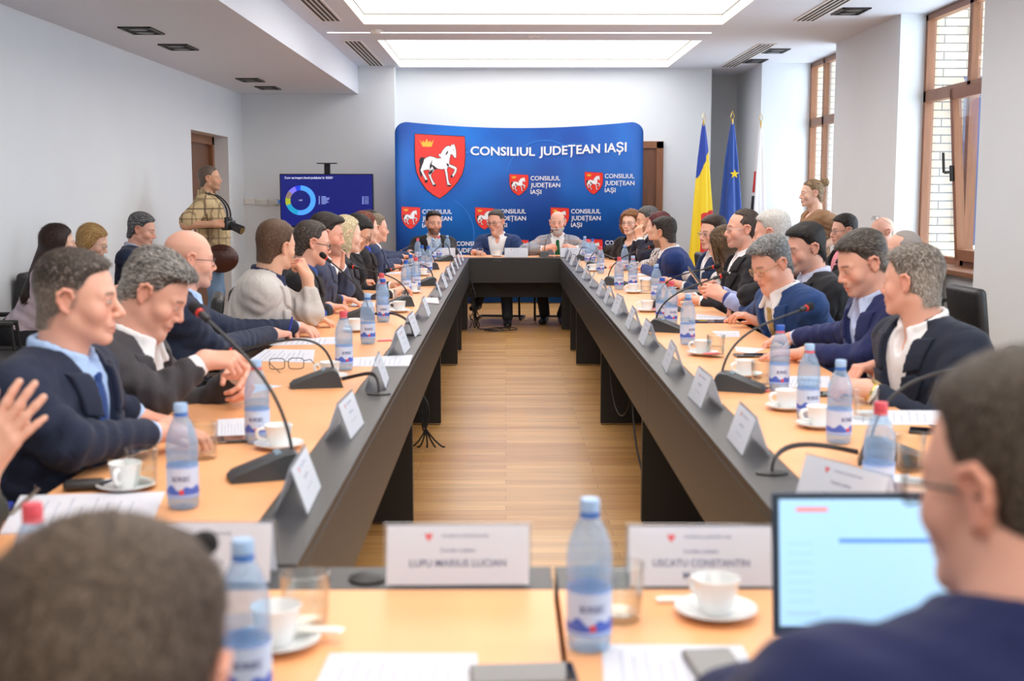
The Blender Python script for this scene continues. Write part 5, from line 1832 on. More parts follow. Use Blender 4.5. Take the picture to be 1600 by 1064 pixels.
# ------------------------------------------------------------------ chairs
CH = thing('chair', '', 'chair', (0, 0, 0))
MB().box((0, .02, .43), (.48, .46, .09), .03, seg=3).build('seat', LEATH, CH, True)
f = MB()
f.box((0, -.265, .665), (.47, .07, .43), .03, Matrix.Rotation(-.12, 3, 'X'), 3)
f.build('backrest', LEATH, CH, True)
for s in (-1, 1):
    MB().tube([(s * .25, -.24, .62), (s * .25, -.22, .45), (s * .25, .2, .41), (s * .25, .24, .36), (s * .25, .22, .06), (s * .25, .17, .02), (s * .25, -.24, .018)], .013, 8).build('frame_side', STEEL, CH, True)
    MB().box((s * .27, -.02, .63), (.045, .26, .03), .012).tube([(s * .265, .1, .62), (s * .26, .12, .43)], .011, 8).build('armrest', BLACK, CH, True)
MB().tube([(-.25, -.24, .018), (.25, -.24, .018)], .013, 8).build('cross_bar', STEEL, CH, True)
first = True


def chair(x, y, yaw, label, back=.06):
    global first
    rz = math.radians(yaw - 90)
    f = Vector((math.cos(math.radians(yaw)), math.sin(math.radians(yaw)), 0))
    loc = (x - f.x * back, y - f.y * back, 0)
    if first:
        CH.location, CH.rotation_euler = loc, (0, 0, rz)
        CH['label'] = label
        first = False
        return CH
    return dup(CH, loc, rz, label)


who = dict(L0='praying hands at the left edge', L1='crew cut and blue tie', L2='charcoal suit and wavy grey hair', L3='bald head and blue pen', L4='light grey jacket', L5='black suit and blue shirt', L6='dark quiff', L7='platinum hair', L8='hand on the forehead', L9='chestnut red bob', L10='greying fair hair and blue tie', L11='dark hair, last on the left side', W1='very long dark hair by the left wall', W2='blond hair by the left wall', W3='navy zip jacket by the left wall', F1='dark red tie at the far table', F2='open white shirt at the far table', F3='green tie at the far table', R1='gold watch, nearest on the right', R2='black hair and black suit on the right', R3='gold tie, writing', R4='white hair and pale blue jacket', R5='black jacket, upright in profile', R6='long straight brown hair', R7='brown side parting', R8='royal navy suit and beard', R9='dark red hair', R10='hands raised to the mouth', R11='curly auburn hair', B1='pink shirt by the window', B2='spectacles pushed up on a bald head', B3='grey stubbled crown', N1='dark brown hair at the lower left corner', N2='laptop at the lower right')
chair_yaw = dict(L1=0, L2=0, L3=12, L4=8, R1=185, R2=186, R3=190, R8=176, R11=215)
for k, v in who.items():
    p = PEOPLE[k]['Pv']
    yw = math.degrees(math.atan2(PEOPLE[k]['fwd'][1], PEOPLE[k]['fwd'][0]))
    chair(p[0], p[1], chair_yaw.get(k, yw), 'black padded chair holding the person with %s' % v)
chair(-3.02, 7.3, 4, 'empty black padded chair by the left wall at the left edge of the photo')
chair(-3.02, 10.25, 4, 'empty black padded chair by the left wall next to the dozing person')
chair(2.1, 5.05, 190, 'empty black padded chair at the right edge of the photo')
chair(3.3, 9.05, 178, 'empty black padded chair below the open right window')
# ------------------------------------------------------------------ things on the tables
def at_table(px, py, z=0):
    p = onZ(px, py, TZ + z)
    return (float(p[0]), float(p[1]), TZ + z)


# --- water bottles
PET = thin_glass('pet_blue', (.84, .93, 1), .16, .26, .06, bump=(190, .9), dcol=S(186, 220, 255))
WATER = thin_glass('water', (.90, .96, 1), .1, .05, .04, dcol=S(170, 210, 250))
LABM = [mat('label_pale', S(206, 220, 246), .4), mat('label_blue', S(78, 108, 206), .4), mat('label_red', S(222, 64, 60), .4), mat('label_ink', S(40, 52, 120), .4), mat('label_mid', S(150, 180, 236), .4)]
CAPM = dict(light=mat('cap_light', S(168, 200, 238), .35), red=mat('cap_red', S(222, 84, 98), .35), dark=mat('cap_blue', S(40, 92, 190), .35))
RINGB, RINGR = mat('ring_blue', S(58, 118, 206), .35), mat('ring_red', S(232, 110, 120), .35)


def label_mesh():
    bm = bmesh.new()
    r = .0338
    P = lambda a, z, rr=r: (rr * math.sin(a), -rr * math.cos(a), z)
    n = 40
    zs = [.027, .046, .088, .096]

    def band(z0, z1, mi, a0=-PI, a1=PI, rr=r, n=40, top=None):
        for i in range(n):
            a, b = a0 + (a1 - a0) * i / n, a0 + (a1 - a0) * (i + 1) / n
            t0 = top(a) if top else z1
            t1 = top(b) if top else z1
            f = bm.faces.new([bm.verts.new(P(a, z0, rr)), bm.verts.new(P(b, z0, rr)), bm.verts.new(P(b, t1, rr)), bm.verts.new(P(a, t0, rr))])
            f.material_index = mi
    band(.027, .096, 0)
    band(.091, .096, 4, rr=r + .0002)
    band(.034, 0, 1, rr=r + .0002, top=lambda a: .044 + .008 * abs(math.sin(a * 2.1)) + .004 * math.sin(a * 7), n=60)
    band(.027, .032, 4, rr=r + .0003)
    band(.036, .046, 2, -.13, .13, r + .0004, 6)
    V, F = text2d('BORSEC', .02)
    k = .038 / V[:, 0].max()
    vs = [bm.verts.new(P((v[0] * k - .019) / r, .064 + v[1] * .0105, r + .0004)) for v in V]
    for f in F:
        try: bm.faces.new([vs[i] for i in f]).material_index = 3
        except ValueError: pass
    me = bpy.data.meshes.new('label')
    bm.to_mesh(me)
    bm.free()
    for m in LABM: me.materials.append(m)
    return me


def make_bottle(kind):
    t = thing('water_bottle', '', 'bottle', group='water bottles on the tables')
    MB().lathe([(.0, .006), (.022, .0), (.03, .003), (.033, .012), (.033, .1), (.0315, .103), (.0335, .11), (.0335, .14), (.031, .16), (.024, .18), (.016, .196), (.0125, .203), (.0125, .207)], 28).build('bottle', PET, t, True)
    MB().lathe([(.0, .007), (.028, .005), (.0318, .013), (.0318, .10), (.0318, .118), (0, .118)], 20).build('water', WATER, t, True)
    o = bpy.data.objects.new('label', LBL)
    COL.objects.link(o)
    o.parent = t
    cm = CAPM[kind.split('+')[0]]
    MB().lathe([(.0146, .208), (.0148, .222), (.0135, .2265), (0, .2268)], 20).build('cap', cm, t, True)
    MB().lathe([(.0146, .2), (.0152, .203), (.0146, .2065), (.0125, .207)], 20).build('cap_ring', RINGR if '+red' in kind or kind == 'red' else RINGB, t, True)
    return t


LBL = label_mesh()
PROTO = {}
ORD = ['first', 'second', 'third', 'fourth', 'fifth', 'sixth', 'seventh', 'eighth', 'ninth', 'tenth', 'eleventh', 'twelfth', 'thirteenth', 'fourteenth', 'fifteenth', 'sixteenth', 'seventeenth', 'eighteenth', 'nineteenth', 'twentieth']
CAPN = {'light': 'pale blue cap', 'red': 'red cap', 'dark+red': 'dark blue cap and red ring', 'light+red': 'pale cap and red ring', 'dark': 'dark blue cap'}


def bottle(px, py, kind, where, rot=0, xyz=None, s=1.0):
    loc = xyz or at_table(px, py)
    lb = 'water bottle with %s %s' % (CAPN[kind], where)
    if kind not in PROTO:
        PROTO[kind] = b = make_bottle(kind)
        b.location, b.rotation_euler = loc, (0, 0, rot)
        b['label'] = lb
    else:
        b = dup(PROTO[kind], loc, rot, lb)
    b.scale = (s, s, s)
    return b


def top_xyz(px, py, z=.977):
    p = onZ(px, py, z)
    return (float(p[0]), float(p[1]), TZ)


bottle(920, 1012, 'light', 'in the middle foreground right of the seam', .1)
bottle(0, 0, 'light', 'beside the dark-haired head at the lower left', .3, top_xyz(379, 842))
bottle(0, 0, 'red', 'half hidden behind the dark-haired head at the lower left', 0, top_xyz(50, 786))
bottle(287, 793, 'light', 'beside the cup on the near left table', .15)
bottle(403, 692, 'light+red', 'beside the sheet of the crew-cut person', .1)
bottle(538, 578, 'red', 'behind the second left microphone', .5)
bottle(575, 537, 'light', 'before the third left microphone', .3)
bottle(599, 503, 'dark+red', 'before the person with the grey jacket', .2)
bottle(597, 490, 'red', 'directly behind a dark blue cap on the left table', 0)
bottle(634.5, 459, 'dark', 'left of the pair beside the fifth left microphone', .3)
bottle(650, 452.5, 'red', 'right of the pair beside the fifth left microphone', .4)
bottle(642, 446, 'dark', 'behind the pair at the fifth left microphone', 0)
bottle(659.5, 424.5, 'dark', 'left of the pair before the sixth left microphone', .2)
bottle(669.5, 426, 'dark', 'right of the pair before the sixth left microphone', 0)
bottle(653, 408, 'red', 'at the far end of the left table', 0)
bottle(676.5, 407, 'light', 'at the far left end beside a long-necked microphone', 0)
bottle(685.5, 402.5, 'red', 'before the person with the dark red tie', .2)
bottle(699, 401, 'light', 'right of the one before the dark red tie', 0)
bottle(1371, 790, 'red', 'behind the laptop lid on the right', .2)
bottle(1310, 692, 'light', 'beside the microphone nearest on the right', .5)
bottle(1262, 655, 'light+red', 'beside a saucer, second nearest at right', .25)
bottle(1217, 611, 'dark+red', 'before the person with pale blue cuffs', .1)
bottle(1074, 538, 'light', 'alone beside the third right microphone', .6)
bottle(1048, 508, 'red', 'right of the pair behind the third right microphone', .3)
bottle(1034, 500, 'dark+red', 'left of two behind the third microphone', .2)
bottle(1025, 468, 'light', 'beside the tumbler halfway along the right table', 0)
bottle(988.5, 449, 'light+red', 'behind a cup before the long brown hair', .2)
bottle(967, 452, 'red', 'beside the fifth right microphone', .1)
bottle(976, 423, 'light', 'before the person with the floral blouse', 0)
bottle(938, 427, 'red', 'beside the white cup at the far right', .3)
bottle(925.5, 409, 'dark', 'right of three near the far right corner', 0)
bottle(919, 411, 'red', 'middle of three near the far right corner', 0)
bottle(913.5, 403, 'light', 'left of three near the far right corner', 0)

# --- cups, saucers, tumblers
CHINA = mat('white_china', S(238, 240, 240), .2, spec=.6, coat=.3)
COFFEE = mat('coffee', S(60, 38, 26), .2)
CUP = thing('coffee_cup', '', 'cup', group='white coffee cups')
MB().lathe([(.0, .004), (.018, .004), (.02, .0), (.023, .001), (.03, .018), (.0365, .055), (.038, .058), (.0368, .0585), (.034, .055), (.028, .02), (.018, .009), (0, .008)], 28).build('bowl', CHINA, CUP, True)
MB().tube(bez((.034, 0, .048), (.07, 0, .056), (.062, 0, .012), (.028, 0, .018), 12), .0042, 8, flat=1.3).build('handle', CHINA, CUP, True)
MB().lathe([(.028, .024), (0, .0242)], 20).build('coffee', COFFEE, CUP, True)
SAU = thing('saucer', '', 'saucer', group='white saucers')
MB().lathe([(.0, .003), (.03, .003), (.034, .0), (.038, .002), (.058, .011), (.066, .0145), (.0655, .0165), (.056, .0135), (.038, .0058), (.026, .0048), (0, .0048)], 32).build('dish', CHINA, SAU, True)
MB().lathe([(.026, .0049), (.0275, .0066), (.029, .0055)], 24).build('well_rim', CHINA, SAU, True)
cups = [0]


def cup(px, py, where, rot=2.2, saucer=True):
    loc = at_table(px, py)
    c = CUP if cups[0] == 0 else dup(CUP)
    c['label'] = 'white coffee cup ' + where
    c.location = (loc[0], loc[1], TZ + (.005 if saucer else 0))
    c.rotation_euler = (0, 0, rot)
    if saucer:
        s = SAU if cups[0] == 0 else dup(SAU)
        s['label'] = 'white saucer under the cup ' + where
        s.location = loc
    cups[0] += 1


cup(1118, 962, 'in the foreground left of the laptop')
cup(432, 1010, 'in the foreground beside the blurred dark head', 2.0)
cup(197, 765, 'on the near left table behind the big white sheets', 4.6)
cup(436, 700, 'beside the nearest left microphone', 3.3)
cup(516, 592, 'behind the second left microphone', 3.2)
cup(556, 518, 'behind the red-capped bottle on the left table', 3)
cup(624, 488, 'before the fourth left microphone', 3)
cup(645, 458, 'behind the fourth left microphone, by two bottles', 3)
cup(661, 431, 'near the sixth left microphone', 3)
cup(777, 401, 'before the person with the open white shirt', 3)
cup(1422, 792, 'right of the laptop lid beside the blurred face', 1, False)
cup(1279, 668, 'between two bottles nearest on the right', 3.4)
cup(1229, 640, 'with sugar sachets, second nearest on the right', 3.4)
cup(1163, 589, 'behind the second right microphone', 3.6)
cup(1098, 555, 'with a pink sachet before the lone pale-capped bottle', 3)
cup(1011, 487, 'behind the third right microphone, with a pink sachet', 3)
cup(990, 458, 'before the tumbler halfway along the right table', 3)
cup(927, 424, 'near the far end of the right table', 3)
TUM = thing('tumbler', '', 'glass', group='clear glass tumblers')
MB().lathe([(.0, .0), (.032, .0), (.034, .003), (.0385, .092), (.0365, .093), (.0325, .014), (.0, .012)], 32).build('glass', thin_glass('tumbler_glass', (.96, .975, .97), .22, .0, .02), TUM, True)
MB().lathe([(.0, .0132), (.0322, .0142), (.0345, .045), (0, .045)], 28).build('water', thin_glass('tumbler_water', (.97, .985, .98), .08), TUM, True)
tums = [0]


def tumbler(px, py, where):
    t = TUM if tums[0] == 0 else dup(TUM)
    t['label'] = 'clear glass tumbler ' + where
    t.location = at_table(px, py)
    tums[0] += 1


tumbler(478, 985, 'in the foreground behind the blurred cup')
tumbler(968, 968, 'in the foreground behind the middle bottle')
tumbler(222, 762, 'on the near left table behind the cup')
tumbler(318, 716, 'right of the near left bottle beside a phone')
tumbler(625, 476, 'behind the cup at the fourth left microphone')
tumbler(750, 401.5, 'on the far table before the open white shirt')
tumbler(1420, 735, 'beside the blurred face at the right')
tumbler(1352, 655, 'before the person with the gold watch')
tumbler(1190, 606, 'right of the second right microphone')
tumbler(1118, 558, 'right of the cup with the pink sachet')
tumbler(1009, 458, 'beside the cup halfway along the right table')
tumbler(540, 568, 'beside the red-capped bottle behind the second left microphone') if False else None

# --- name cards
ACR = thin_glass('acrylic', (.95, .97, .99), .12, .04, .05, dcol=(.9, .93, 1))
PAPER = mat('paper_white', S(240, 244, 254), .7)
_n = PAPER.node_tree
_t = _n.nodes.new('ShaderNodeBsdfTranslucent')
_t.inputs[0].default_value = (.93, .94, .97, 1)
_m = _n.nodes.new('ShaderNodeMixShader')
_m.inputs[0].default_value = .35
_n.links.new(_n.nodes['Principled BSDF'].outputs[0], _m.inputs[1])
_n.links.new(_t.outputs[0], _m.inputs[2])
_n.links.new(_m.outputs[0], _n.nodes['Material Output'].inputs[0])
INK, INKR = mat('ink_blue_grey', S(96, 104, 140), .7), mat('ink_red', S(226, 104, 112), .7)
CL, CHH, CSP = .256, .105, .036          # length, face height, half spread


def card_print(lines, parent, side):
    """heart-shaped mark, two small lines and the name, on one leaf"""
    al = math.atan2(CSP, CHH)
    sg = -1 if side == 0 else 1

    def P(u, v, off=.0016):
        y = -(CSP * (1 - v / CHH)) - off
        return (u * -sg if False else (u if side == 0 else -u), y if side == 0 else -y, v * .98 + .002)
    bm = bmesh.new()
    hx, hy = -.05, .083
    hv = [(hx, hy - .008), (hx + .006, hy), (hx + .0062, hy + .004), (hx + .003, hy + .0055), (hx, hy + .003), (hx - .003, hy + .0055), (hx - .0062, hy + .004), (hx - .006, hy)]
    bm.faces.new([bm.verts.new(P(*p)) for p in hv]).material_index = 1
    for s, y, ch, w in lines:
        V, F = text2d(s, .012)
        ww = V[:, 0].max()
        k = min(w / ww, ch * 1.15)
        x0 = -ww * k / 2 + (.012 if y > .075 else 0)
        vs = [bm.verts.new(P(x0 + v[0] * k, y + v[1] * ch)) for v in V]
        for f in F:
            try: bm.faces.new([vs[i] for i in f])
            except ValueError: pass
    b = MB()
    b.b.free()
    b.b = bm
    return b.build('printing', [INK, INKR], parent)


def make_card(names):
    t = thing('name_card', '', 'name card', group='name cards in clear holders')
    m = MB()
    for s in (-1, 1):
        for x0, x1 in ((-CL / 2, CL / 2),):
            a = [(x0, s * (CSP + .001), 0), (x1, s * (CSP + .001), 0), (x1, s * .001, CHH), (x0, s * .001, CHH)]
            b = [(p[0], p[1] - s * .0035, p[2]) for p in a]
            va, vb = [m.b.verts.new(p) for p in a], [m.b.verts.new(p) for p in b]
            m.b.faces.new(va)
            m.b.faces.new(vb[::-1])
            for i in range(4): m.b.faces.new((va[i], va[(i + 1) % 4], vb[(i + 1) % 4], vb[i]))
    m.build('clear_holder', ACR, t)
    for side in (0, 1):
        s = -1 if side == 0 else 1
        f = MB()
        k = lambda v: s * (CSP * (1 - v / CHH) + .0012)
        f.quad((-CL / 2 + .006, k(.006), .006), (CL / 2 - .006, k(.006), .006), (CL / 2 - .006, k(CHH - .005), CHH - .005), (-CL / 2 + .006, k(CHH - .005), CHH - .005))
        ins = f.build('card_insert', PAPER, t)
        card_print([('CONSILIUL JUDE\u021aEAN IA\u0218I', .082, .0042, .095), ('Consilier jude\u021bean', .058, .0055, .06)] + names, ins, side)
    return t


NA = [('LUPU MARIUS LUCIAN', .034, .0115, .165)]
NB = [('USCATU CONSTANTIN', .036, .0115, .165), ('MARIAN', .016, .0115, .062)]
NC = [('- - - - - - - - -', .034, .010, .14)]
cardA = make_card(NA)
cardA['label'] = 'name card in the middle foreground facing the camera, left of the seam'
p = at_table(716, 909)
cardA.location, cardA.rotation_euler = p, (0, 0, .01)
cardB = make_card(NB)
cardB['label'] = 'name card in the foreground facing the camera, beside the laptop lid'
p = at_table(1092, 911)
cardB.location, cardB.rotation_euler = p, (0, 0, -.01)
cardC = make_card(NC)
cardC['label'] = 'name card in the foreground facing the camera, behind the blurred dark head'
p = at_table(318, 905)
cardC.location, cardC.rotation_euler = p, (0, 0, .0)
for k, (px, py) in enumerate(((466, 785), (545, 676), (577, 601), (619, 550), (627, 524), (663, 494), (686, 464), (694, 450), (702.5, 438), (710.5, 429.5), (716.5, 421), (721.5, 414.5), (727, 408.5))):
    x, y, z = at_table(px, py)
    dup(cardC, (-.452, y, z), PI / 2 + random.Random(k).uniform(-.05, .05), 'clear-framed name card on the left dark strip, %s from the near end' % ORD[k])
for k, (px, py) in enumerate(((1290, 800), (1160, 700), (1106, 630), (1061, 578), (1020, 537), (990, 513), (970, 490), (955, 474), (944, 462), (928, 448), (915, 436), (905, 424), (897, 415), (890, 408), (884.5, 402.5))):
    x, y, z = at_table(px, py)
    dup(cardC, (.64 if k else .72, y, z), -PI / 2 + random.Random(k + 40).uniform(-.06, .06) + (.5 if k == 0 else 0), 'clear-framed name card on the right dark strip, %s from the near end' % ORD[k])
for px, py, lb in ((690, 405.5, 'white name card before the person with the dark red tie'), (807, 405.5, 'white name card in the middle of the far table'), (897, 405.5, 'white name card before the person with the green tie')):
    x, y, z = at_table(px, py)
    dup(cardC, (x, 13.17, z), 0, lb)

# --- conference microphones
MBM = mat('mic_body', S(58, 62, 66), .42, spec=.5)
MFOAM = mat('mic_foam', S(26, 25, 26), .9, bump=(500, .4))
MRED = mat('mic_ring_red', S(220, 50, 44), .4)
MBTN = mat('mic_button', S(126, 150, 168), .35)


def mic_base_mesh():
    m = MB()
    prof = [(-.005, 0), (.012, .05), (.024, .06), (.05, .058), (.165, .018), (.178, .006), (.174, 0)]
    wid = [.044, .042, .036, .04, .044, .04, .042]
    L = [[m.b.verts.new((x, s * w, z)) for (x, z), w in zip(prof, wid)] for s in (-1, 1)]
    M = [[m.b.verts.new((x, s * w * .55, z + (.006 if 0 < i < 6 else 0))) for i, ((x, z), w) in enumerate(zip(prof, wid))] for s in (-1, 1)]
    rows = [L[0], M[0], M[1], L[1]]
    for a, b in zip(rows, rows[1:]):
        for i in range(len(prof) - 1): m.b.faces.new((a[i], a[i + 1], b[i + 1], b[i]))
    for r in (L[0], L[1]): m.b.faces.new(r)
    m.b.faces.new([L[0][0], M[0][0], M[1][0], L[1][0]])
    m.b.faces.new([L[0][-1], M[0][-1], M[1][-1], L[1][-1]])
    m.b.faces.new([L[0][0], L[1][0], L[1][-1], L[0][-1]])
    return m


MICB = None


def mic(px, py, yaw, tip, label, arch=.13, cable=None, kn=(.03, 0, .06)):
    """base at a table pixel (under the neck), low end towards yaw; tip = point of the mic head"""
    global MICB
    x, y, z = at_table(px, py)
    t = thing('table_microphone', label, 'microphone', (x, y, z), 0, 'gooseneck microphones')
    rz = math.radians(yaw)
    if MICB is None:
        MICB = mic_base_mesh().build('base', MBM, t, True)
        o = MICB
        o.data.set_sharp_from_angle(angle=math.radians(25))
        bt = MB()
        for k in (-1, 0, 1): bt.box((.062, k * .018, .0605), (.016, .012, .005), .002, Matrix.Rotation(.33, 3, 'Y'))
        mic.btn = bt.build('button_row', MBTN, t)
    else:
        o = MICB.copy()
        COL.objects.link(o)
        o.parent = t
        b2 = mic.btn.copy()
        COL.objects.link(b2)
        b2.parent = t
        b2.rotation_euler = (0, 0, rz)
    mic.btn.rotation_euler = mic.btn.rotation_euler if mic.btn.parent != t else (0, 0, rz)
    o.rotation_euler = (0, 0, rz)
    d = np.array([math.cos(rz), math.sin(rz), 0])
    p0 = d * .026 + np.array([0, 0, .062])
    p3 = np.array(tip, float) - np.array([x, y, z])
    v = p3 - p0
    p1 = p0 + np.array([0, 0, arch]) + v * np.array([.1, .1, 0])
    p2 = p0 + v * .55 + np.array([0, 0, arch * .35])
    pts = bez(p0, p1, p2, p3, 20)
    MB().tube(pts, .0042, 8).build('gooseneck', BLACK, t, True)
    e = unit(np.array(pts[-1]) - np.array(pts[-3]))
    a = np.array(pts[-1])
    MB().cyl(tuple(a - e * .02), tuple(a + e * .012), .0085, .0095, 14).build('capsule', BLACK, t, True)
    MB().cyl(tuple(a + e * .012), tuple(a + e * .02), .0115, n=16).build('light_ring', MRED, t, True)
    MB().tube([tuple(a + e * s) for s in (.02, .026, .04, .052, .058)], [.011, .0145, .0155, .0135, .006], 14).build('windscreen', MFOAM, t, True)
    if cable:
        g = np.array(at_table(*cable)) - np.array([x, y, z])
        q0 = -d * .004 + np.array([0, 0, .022])
        for k in range(2):
            MB().tube(bez(q0 + np.array([0, 0, .006 * k]), q0 - d * .1 + np.array([0, 0, .02]), g + np.array([0, 0, .09 + .012 * k]), g + np.array([0, 0, .004]), 16), .0042, 8).build('cable', BLACK, t, True)
        MB().lathe([(.04, .0), (.04, .004), (.022, .008), (.0, .008)], 20, tuple(g), 1, .7).build('grommet', BLACK, t, True)
    return t


at3 = lambda px, py, Y: tuple(onY(px, py, Y))
mic(474, 742, 200, at3(318, 494, 3.15), 'black table microphone nearest on the left, its neck crossing the charcoal sleeve', .16)
mic(533, 603, 192, at3(369, 547, 4.35), 'black table microphone second from the camera on the left, neck bent flat', .16, (592, 616))
mic(583, 498, 195, at3(513, 406, 6.6), 'black table microphone third from the camera on the left', .1, (645, 524))
mic(645, 478, 195, at3(556, 418, 7.6), 'black table microphone fourth from the camera on the left', .12)
mic(682, 446, 200, at3(613, 421, 8.9), 'black table microphone fifth from the camera on the left', .14)
mic(684, 421, 200, at3(643, 409, 10.6), 'black table microphone sixth from the camera on the left', .14)
mic(707, 408, 205, at3(674, 396, 12.2), 'black table microphone seventh from the camera on the left with a long low neck', .2)
mic(652, 401, 190, at3(626, 392, 12.9), 'black table microphone before the last person on the left', .1)
mic(851, 402, 95, at3(861, 363, 13.55), 'black table microphone before the person with the green tie', .12)
mic(1343, 722, -15, at3(1542, 566, 3.2), 'black table microphone nearest on the right with two cables', .16, (1206, 740))
mic(1116, 608, -22, at3(1255, 483, 4.55), 'black table microphone second from the camera on the right', .14)
mic(1017, 517, -25, at3(1121, 433, 6.1), 'black table microphone third from the camera on the right', .12)
mic(1018, 485, -20, at3(1111, 418, 7.0), 'black table microphone fourth from the camera on the right behind two bottles', .14)
mic(945, 445, -22, at3(1013, 387, 8.9), 'black table microphone fifth from the camera on the right', .14)
mic(917, 419, -22, at3(960, 404, 10.6), 'black table microphone sixth from the camera on the right', .14)
mic(901, 407, -20, at3(935, 398, 12.3), 'black table microphone seventh from the camera on the right', .14)
mic(945, 402, -20, at3(953, 396, 12.9), 'small black table microphone before the person with curly hair', .06)
mic(250, 930, 215, at3(313, 845, 1.5), 'black table microphone at the lower left, its tip beside the blurred dark head', .1)

tag(MB().lathe([(.034, 0), (.034, .004), (.02, .009), (.008, .012), (0, .012)], 20, at_table(575, 905)).build('cable_grommet', BLACK, None, True), 'black round cable grommet on the dark strip left of the middle foreground name card', 'grommet')
# --- papers
papers = [0]


def paper(corners, label, name='paper', m=None, th=.0012, lines=True, z=0, cat='paper'):
    P = [np.array(at_table(px, py, z)) for px, py in corners]
    c = sum(P) / 4
    t = thing(name, label, cat, tuple(c))
    q = MB()
    a = [q.b.verts.new(tuple(p - c + np.array([0, 0, .0004]))) for p in P]
    b = [q.b.verts.new(tuple(p - c + np.array([0, 0, .0004 + th]))) for p in P]
    q.b.faces.new(a)
    q.b.faces.new(b)
    for i in range(4): q.b.faces.new((a[i], a[(i + 1) % 4], b[(i + 1) % 4], b[i]))
    q.build('sheet', m or PAPER, t)
    if lines:
        u, v = P[1] - P[0], P[3] - P[0]
        w = P[2] - P[1]
        g = MB()
        rg = random.Random(len(label))
        for k in range(9):
            s = .12 + .085 * k
            l0, l1 = .1, .9 - rg.uniform(0, .3)
            pa, pb = P[0] + v * s, P[1] + w * s
            d = pb - pa
            hgt = v * .018
            o = np.array([0, 0, th + .0008]) - c
            g.quad(*[tuple(x + o) for x in (pa + d * l0, pa + d * l1, pa + d * l1 + hgt, pa + d * l0 + hgt)])
        g.build('printing', mat('ink_grey', S(196, 200, 214), .7), t)
    papers[0] += 1
    return t


paper([(268, 632), (335, 597), (441, 603), (345, 628)], 'white sheets under the charcoal sleeve of the grey-haired writer')
paper([(338, 684), (340, 656), (396, 653), (400, 681)], 'white sheet before the crew-cut person beside a phone')
paper([(388, 564), (415, 546), (492, 547), (489, 567)], 'white printed sheet behind the eyeglasses on the left table')
paper([(421, 540), (438, 529), (526, 527), (526, 538)], 'white printed sheet under the hand holding the blue pen')
paper([(551, 573), (552, 559), (645, 555), (639, 572)], 'white sheet sticking out under name cards on the left strip')
paper([(547, 479), (552, 473), (586, 472.5), (585, 479)], 'white sheet before the grey-jacketed person')
paper([(545, 462), (585, 459), (607, 463.5), (549, 469)], 'white sheet beside the hand of the black-suited person with a blue shirt')
paper([(583, 428.5), (585, 425.5), (627, 425), (627, 428)], 'white sheet before the person with greying fair hair')
paper([(0, 836), (32, 777), (258, 771), (237, 819)], 'large white printed sheets on the near left table under the silver pen', th=.004)
paper([(480, 1100), (515, 1022), (745, 1022), (750, 1100)], 'white sheet at the bottom edge left of the phone', z=.0)
paper([(945, 1100), (940, 1008), (1160, 1010), (1205, 1100)], 'white sheet at the bottom edge under a grey phone')
paper([(1088, 501), (1088, 491), (1139, 495.6), (1125, 501)], 'white sheet being written on by the person with the gold tie')
paper([(1125, 527), (1112, 517.6), (1155, 517.6), (1156, 526.6)], 'white slip before the person in navy with pale blue cuffs')
paper([(1150, 549), (1148, 542), (1195, 545), (1176, 553)], 'white slip under the fingers of the person in navy with pale blue cuffs', lines=False)
paper([(1217, 606), (1228, 588), (1296, 588), (1298, 606)], 'white sheet behind three bottles before the person with the gold watch')
paper([(1330, 664), (1331, 641), (1470, 642), (1474, 664)], 'white sheets right of the nearest right microphone')
paper([(1290, 790), (1296, 742), (1420, 742), (1440, 790)], 'white sheet behind the laptop lid')
paper([(1049, 452), (1044, 444.5), (1060, 446), (1073, 450)], 'white sheet before the white-haired person with the phone', lines=False)
paper([(996, 430.5), (996, 427), (1024, 427), (1024, 430.5)], 'white sheet under the arm of the person with long brown hair', lines=False)
paper([(999, 438), (997.5, 433), (1020, 432.5), (1018, 438.5)], 'white sheet nearer the bottles before the person with long brown hair')
paper([(955, 402), (953.5, 398), (984, 398), (982, 402)], 'white sheet before the person with curly auburn hair', th=.006, lines=False)
paper([(1060, 470), (1046, 455), (1085, 450), (1122, 470)], 'dark grey folder before the person with the black phone', 'folder', mat('folder_grey', S(96, 92, 90), .5), .004, False, cat='folder')
paper([(-60, 800), (-50, 786), (22, 786), (8, 812)], 'blue folder at the left edge under the white sheets', 'folder', mat('folder_blue', S(40, 60, 160), .4), .003, False, cat='folder')
paper([(663, 474), (664, 467), (684, 467), (686, 476)], 'small white booklet with a pink edge between left name cards', 'booklet', mat('booklet_white', S(240, 228, 236), .5), .008, False, cat='booklet')


def slab(name, corners, label, m, th, cat):
    t = paper(corners, label, name, m, th, False, cat=cat)
    return t


PH = mat('phone_black', S(26, 27, 30), .2, coat=.4)


def phone(px, py, yaw, label, m=PH, l=.148, w=.072, z=0):
    x, y, zz = at_table(px, py, z)
    t = thing('phone', label, 'phone', (x, y, zz), math.radians(yaw))
    MB().box((0, 0, .0048), (l, w, .0085), .0035, seg=3).build('casing', m, t, True)
    MB().box((0, 0, .0092), (l - .006, w - .006, .0006)).build('screen', mat('phone_glass', S(18, 19, 22), .06), t)
    MB().box((0, -w / 2, .005), (.03, .0012, .002)).build('side_key', CHROME, t)
    return t


